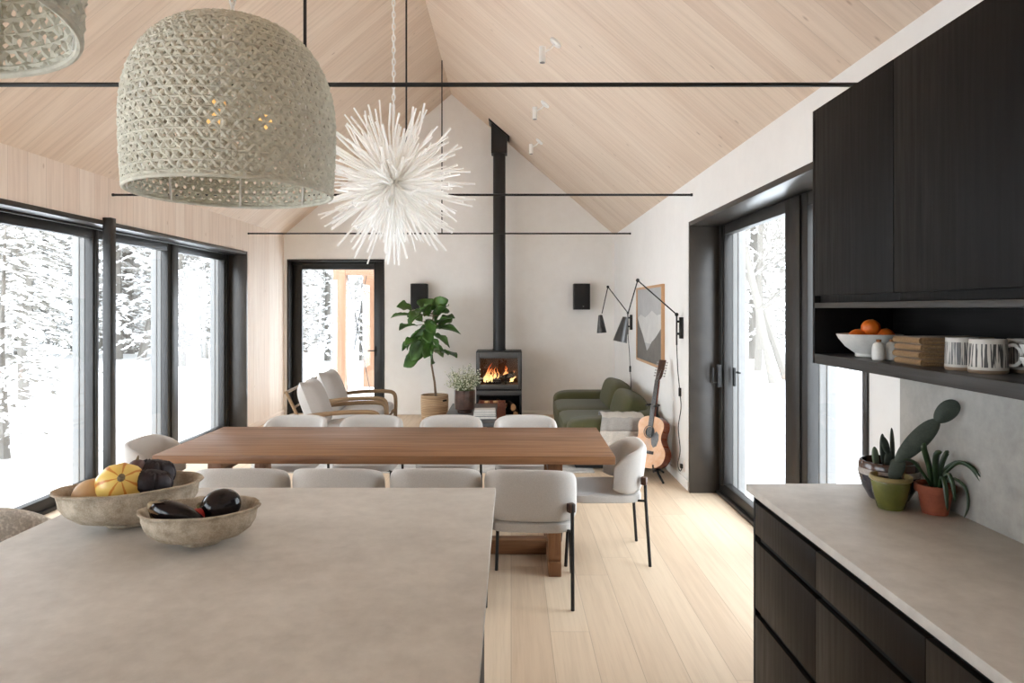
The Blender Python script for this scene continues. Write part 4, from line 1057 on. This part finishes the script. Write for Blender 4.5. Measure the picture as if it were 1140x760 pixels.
for x, y, lab in ((1.325, 2.46, 'white speckled shaker with cork stopper, in front of the bowl'), (1.378, 2.47, 'white speckled shaker with cork stopper, against the napkins')):
    o = thing('shaker', lab, 'shaker', (x, y, SZ))
    MB().lathe([(0, 0), (.019, 0), (.0225, .004), (.0225, .045), (.018, .06), (.009, .066), (0, .066)], seg=24).build('shaker_body', 'ceram', o); MB().lathe([(0, .064), (.008, .064), (.009, .075), (0, .076)], seg=16).build('stopper', 'cork', o)
for i, lab in enumerate(('brown folded napkin at the bottom of the shelf stack', 'brown folded napkin second from the bottom of the shelf stack', 'brown folded napkin second from the top of the shelf stack', 'brown folded napkin on top of the shelf stack')):
    k = .0235; o = MB(); rn = random.Random(i); dx = rn.uniform(-.004, .004)
    for q in range(2): o.box((1.318+dx, 2.19, SZ+i*k+q*.0117), (1.555, 2.345+dx, SZ+i*k+q*.0117+.0115), .0056, 3)
    o.tube([(1.322+dx, 2.192, SZ+i*k+.0117), (1.322+dx, 2.343, SZ+i*k+.0117)], .0112, 12)
    tag(o.build('folded_napkin', 'napkin'), lab, 'napkin', 'brown napkins stacked on the shelf')
def mug(lab, x, y, r, h, mt, hang):
    o = thing('mug', lab, 'mug', (x, y, SZ), hang)
    MB().lathe([(0, 0), (r*.94, 0), (r, .005), (r*.98, h*.5), (r*.93, h), (r*.86, h), (r*.9, h*.5), (r*.88, .012), (0, .01)], seg=40).build('mug_body', mt, o)
    MB().tube(smooth([(r*.9, 0, h*.8), (r*1.25, 0, h*.84), (r*1.55, 0, h*.66), (r*1.56, 0, h*.42), (r*1.3, 0, h*.24), (r*.93, 0, h*.25)]), .0055, 10).build('handle', 'ceram', o)
mug('striped mug with bold dark lines and its handle turned to the right', 1.383, 1.98, .05, .098, 'mug', -.5)
mug('striped mug with fine grey lines, beside the napkins', 1.372, 2.078, .046, .098, 'mug2', .9)
mug('striped mug half hidden behind the bold striped one', 1.50, 1.99, .048, .098, 'mug2', .8)
for i, lab in enumerate(('lower white bowl of the pair at the right edge of the shelf', 'upper white bowl of the pair at the right edge of the shelf')):
    MBx = MB().lathe([(0, .003), (.03, 0), (.033, .003), (.035, .01), (.058, .03), (.067, .055), (.063, .056), (.05, .03), (0, .016)], seg=36)
    tag(MBx.build('small_bowl', 'ceram', loc=(1.452, 1.84, SZ+i*.034)), lab, 'bowl', 'white bowls stacked on the shelf')

# ------------------------------------------------------------------ potted plants on the worktop
def pad(m, a, b_, w, t=.014, side=None, vd=(0, -1, 0)):
    a, b_ = Vector(a), Vector(b_); d = b_-a; L = d.length; d.normalize(); s_ = d.cross(Vector(vd)); s_.normalize()
    if side is not None: s_ = Matrix.Rotation(side, 3, d) @ s_
    n_ = s_.cross(d); R = Matrix((s_, n_, d)).transposed()
    def tp(p): q = (p.z/(L/2)); return Vector((p.x*(1+.12*q), p.y, p.z))
    m.blob((a+b_)/2, (w/2, t/2, L/2*1.02), nu=20, nv=14, rot=R, fn=tp)
o = thing('glazed_pot', 'large dark blue glazed pot with brown rim on the worktop', 'pot', (1.455, 2.63, CZ))
MB().lathe([(0, 0), (.066, 0), (.07, .004), (.095, .05), (.107, .095), (.106, .118)], seg=44, cap=False).build('pot_body', 'blueglaze', o)
MB().lathe([(.1062, .092), (.1075, .1), (.1065, .119), (.1045, .119)], seg=44, cap=False).build('glaze_band', 'whiteglaze', o)
MB().lathe([(.106, .118), (.106, .132), (.101, .145), (.094, .147), (.091, .14), (.094, .11), (0, .105)], seg=44, cap=False).build('rim', 'brownglaze', o)
pl = thing('cactus_plant', 'small cactus with several upright dark pads in the blue pot', 'plant', (1.455, 2.63, CZ+.107))
MB().lathe([(0, 0), (.09, 0), (.088, .012), (0, .016)], seg=24).build('soil', 'soil', pl)
m = MB(); pad(m, (-.005, 0, .005), (.002, 0, .075), .035); pad(m, (.0, .0, .06), (-.025, 0, .13), .034, side=.3); pad(m, (-.012, .02, .02), (-.014, .02, .137), .022); pad(m, (.028, .02, .01), (.022, .02, .16), .028, side=.7); pad(m, (.005, -.02, .005), (.012, -.02, .05), .03)
m.build('cactus_pads', 'cactus', pl)
m = MB(); pad(m, (-.05, -.01, .005), (-.062, -.01, .093), .034, side=.4); m.build('pale_pad', 'cactus2', pl)
o = thing('green_pot', 'small moss green glazed pot in front of the blue pot', 'pot', (1.39, 2.50, CZ))
MB().lathe([(0, 0), (.042, 0), (.045, .003), (.058, .05), (.067, .1), (.066, .104)], seg=40, cap=False).build('pot_body', 'greenglaze', o)
MB().lathe([(.066, .103), (.0715, .108), (.0715, .119), (.067, .122), (.062, .119), (.06, .1), (0, .096)], seg=40, cap=False).build('rim', 'rimglaze', o)
pl = thing('prickly_pear', 'tall prickly pear leaning right from the moss green pot', 'plant', (1.39, 2.50, CZ+.098))
MB().lathe([(0, 0), (.058, 0), (.055, .008), (0, .01)], seg=24).build('soil', 'soil', pl)
m = MB(); V = (-.5, -.85, 0); pad(m, (.0, -.005, .002), (.04, 0, .085), .05, .018, vd=V); pad(m, (.02, .0, .07), (.132, -.066, .236), .066, .02, vd=V); pad(m, (.126, -.063, .228), (.178, -.10, .306), .064, .018, vd=V); m.build('cactus_pads', 'cactus', pl)
m = MB()
for p0, p1 in (((.035, 0, .05), (.02, .01, .01)), ((.05, -.01, .06), (.045, .0, .01))): m.tube([p0, p1], .002, 5)
m.build('support_sticks', 'cork', pl)
o = thing('terracotta_pot', 'small terracotta pot by the concrete splashback', 'pot', (1.515, 2.44, CZ))
MB().lathe([(0, 0), (.04, 0), (.042, .003), (.055, .078), (.064, .078), (.066, .082), (.066, .103), (.06, .105), (.056, .1), (.054, .085), (0, .08)], seg=36, cap=False).build('pot_body', 'terra', o)
pl = thing('strap_leaf_plant', 'strap leaf plant with drooping dark leaves in the terracotta pot', 'plant', (1.515, 2.44, CZ+.082))
MB().lathe([(0, 0), (.052, 0), (.05, .008), (0, .01)], seg=24).build('soil', 'soil', pl)
m = MB()
def strap(pts, w, tw=0.):
    P_ = [Vector(p) for p in pts]; C = []
    for i in range(len(P_)-1):
        a = P_[max(0, i-1)]; b_ = P_[i]; c = P_[i+1]; d = P_[min(len(P_)-1, i+2)]
        for t in (0, .25, .5, .75): C.append(.5*((2*b_)+(-a+c)*t+(2*a-5*b_+4*c-d)*t*t+(-a+3*b_-3*c+d)*t**3))
    C.append(P_[-1]); rows = []
    for i, p in enumerate(C):
        t = i/(len(C)-1); tn = (C[min(i+1, len(C)-1)]-C[max(0, i-1)]).normalized(); s_ = tn.cross(Vector((.25, 1, .1))); s_.normalize()
        s_ = Matrix.Rotation(tw, 3, tn) @ s_; u = s_.cross(tn); k = w*.3*(.65+.35*math.sin(min(1, t*2)*PI/2))*(1-max(0, (t-.7)/.3)**2*.95)
        rows.append([p-s_*k+u*k*.2, p, p+s_*k+u*k*.2])
    m.loft(rows, closed=False, cap=False)
strap([(-.01, 0, 0), (-.02, 0, .08), (-.045, -.01, .15), (-.04, -.01, .17)], .032)
strap([(0, -.01, 0), (-.01, -.02, .09), (-.012, -.03, .135), (-.0, -.04, .145)], .034)
strap([(.005, -.01, 0), (.01, -.02, .09), (.022, -.03, .137), (.03, -.03, .14)], .03)
strap([(.0, -.02, .0), (-.005, -.05, .06), (-.01, -.075, .03), (-.01, -.085, -.05)], .026)
strap([(.005, -.02, 0), (.012, -.05, .07), (.018, -.07, .04), (.02, -.08, -.02)], .024)
strap([(.0, 0, .02), (.03, -.02, .085), (.055, -.05, .11), (.07, -.09, .1), (.075, -.13, .06)], .024)
strap([(.01, .0, .03), (.03, -.03, .08), (.05, -.06, .112), (.06, -.11, .105), (.066, -.14, .08)], .02)
strap([(-.01, 0, .01), (-.05, .0, .07), (-.085, -.01, .105), (-.125, -.02, .115)], .018)
strap([(.02, 0, .01), (.04, -.03, .05), (.06, -.07, .03), (.062, -.085, -.03), (.05, -.08, -.075)], .016)
o = m.build('leaves', 'strap', pl, recalc=False, angle=180); md = o.modifiers.new('thick', 'SOLIDIFY'); md.thickness = .0015

# ------------------------------------------------------------------ bowls on the island
def pulp_bowl(lab, x, y, rz, a, b_, hgt, seed):
    o = thing('pulp_bowl', lab, 'bowl', (x, y, CZ), rz)
    def wob(p):
        n_ = noise.noise(p*9+Vector((seed, 0, 0)))*.007+noise.noise(p*34+Vector((seed, 3, 0)))*.005
        r_ = Vector((p.x, p.y, 0)); L = r_.length
        if L > .02: r_ = r_/L*n_*min(1, p.z/.01 if p.z < .01 else 1); return p+r_+Vector((0, 0, n_*.5 if p.z > .02 else 0))
        return p
    H = hgt
    prof = [(0, .0), (.30, 0), (.33, .004), (.33, .012), (.46, .018), (.70, H*.24), (.85, H*.42), (.93, H*.6), (.945, H*.72), (.955, H*.9), (1.0, H*.94), (1.01, H*.985), (.975, H), (.93, H*.97), (.89, H*.85), (.85, H*.55), (.74, H*.32), (.45, H*.18), (.2, H*.13), (0, H*.12)]
    P2 = []
    for i in range(len(prof)-1):
        for t in (0, .5): P2.append((prof[i][0]*(1-t)+prof[i+1][0]*t, prof[i][1]*(1-t)+prof[i+1][1]*t))
    MB().lathe(P2+[prof[-1]], seg=72, sx=a, sy=b_, wob=wob).build('bowl_body', 'bowl', o, angle=70)
    return o
BX, BY, BA = -1.29, 2.315, .52
pulp_bowl('large oval paper-pulp bowl of squash on the island', BX, BY, BA, .225, .155, .138, 2.)
pulp_bowl('small oval paper-pulp bowl of aubergines on the island', -.965, 2.125, .30, .178, .125, .114, 5.)
def on(bx, by, ba, u, v, z): return (bx+u*math.cos(ba)-v*math.sin(ba), by+u*math.sin(ba)+v*math.cos(ba), CZ+z+.011)
def ribs(n, amt):
    def f(p):
        a = math.atan2(p.x, p.z); k = 1-amt*abs(math.sin(a*n/2))**.5*0 - amt*(.5-.5*math.cos(a*n)); return Vector((p.x*k, p.y, p.z*k))
    return f
q = thing('yellow_squash', 'yellow squash with orange stripes in the large bowl', 'squash', on(BX, BY, BA, -.028, -.03, .135), rot=(-.5, .1, .45))
MB().blob((0, 0, 0), (.078, .066, .07), nu=48, nv=20, fn=ribs(9, .035)).build('squash_body', 'squash', q)
MB().tube([(0, -.058, .0), (.002, -.074, .006)], [.014, .009], 9).build('stem', 'calyx', q)
q = thing('tan_squash', 'smooth tan squash at the left of the large bowl', 'squash', on(BX, BY, BA, -.118, .01, .095), rot=(.2, .5, .6))
MB().blob((0, 0, 0), (.055, .05, .06), nu=28, nv=16).build('squash_body', 'squash2', q); MB().tube([(0, 0, .055), (.004, 0, .068)], [.008, .005], 8).build('stem', 'calyx', q)
def cab(p):
    n_ = noise.noise(p*28)*.10+noise.noise(p*60)*.05; return p*(1+n_)
for u, v, z, sx, lab in ((.065, -.045, .122, .062, 'dark crinkled cabbage at the front of the large bowl'), (.075, .045, .135, .066, 'dark crinkled cabbage at the back of the large bowl')):
    q = thing('dark_cabbage', lab, 'cabbage', on(BX, BY, BA, u, v, z+.008), rot=(0, .2, u*9), group='dark cabbages in the large bowl')
    MB().blob((0, 0, 0), (sx, sx*.85, sx*.72), nu=48, nv=28, fn=cab).build('head', 'cabbage', q)
    lm2 = MB()
    for k in range(6):
        a = k*1.05; rows = []
        for i in range(7):
            rows.append([Vector((sx*1.03*math.cos(a+(j-3)*.16)*math.cos(-.5+i*.24), sx*.9*math.sin(a+(j-3)*.16)*math.cos(-.5+i*.24), sx*.78*math.sin(-.5+i*.24)+.004*math.sin(j*3+i))) for j in range(7)])
        lm2.loft(rows, closed=False, cap=False)
    o = lm2.build('outer_leaves', 'cabbage', q, recalc=False, angle=180); md = o.modifiers.new('thick', 'SOLIDIFY'); md.thickness = .003
q = thing('purple_onion', 'small dull purple onion between squash and cabbages', 'onion', on(BX, BY, BA, .02, .03, .172)); MB().blob((0, 0, 0), (.03, .03, .028), nu=20, nv=12).build('bulb', 'purple', q); MB().tube([(0, 0, .026), (.004, 0, .042)], [.006, .002], 7).build('tip', 'calyx', q)
SX_, SY_, SA = -.965, 2.125, .30
q = thing('long_aubergine', 'long black aubergine lying at the left of the small bowl', 'aubergine', on(SX_, SY_, SA, -.062, -.025, .092), rot=(0, .22, -.12))
def egg(p):
    t = p.x/.088; return Vector((p.x, p.y*(1-.25*t), p.z*(1-.25*t)))
MB().blob((0, 0, 0), (.088, .034, .032), .9, 1., nu=28, nv=18, fn=egg).build('aubergine_body', 'blackskin', q)
m = MB(); 
for k in range(6):
    a = k*PI/3; shard(m.bm, Vector((-.088, .018*math.cos(a), .018*math.sin(a))), (.05, .022*math.cos(a), .022*math.sin(a)), .012, .004)
m.tube([(-.08, 0, 0), (-.1, .004, .006)], [.02, .009], 9); m.build('calyx', 'calyx', q)
q = thing('round_aubergine', 'round glossy black aubergine at the right of the small bowl', 'aubergine', on(SX_, SY_, SA, .055, .01, .098), rot=(0, -.3, .3))
MB().blob((0, 0, 0), (.062, .054, .052), nu=32, nv=20).build('aubergine_body', 'blackskin', q); MB().blob((-.055, .012, .02), (.014, .012, .01), nu=12, nv=8).build('calyx', 'calyx', q)
q = thing('tomato', 'small red tomato between the two aubergines', 'tomato', on(SX_, SY_, SA, -.006, -.02, .085)); MB().blob((0, 0, 0), (.022, .022, .02), nu=18, nv=12).build('fruit', 'tomato', q); MB().tube([(0, 0, .018), (.002, 0, .026)], [.004, .003], 6).build('stem', 'sprig', q)
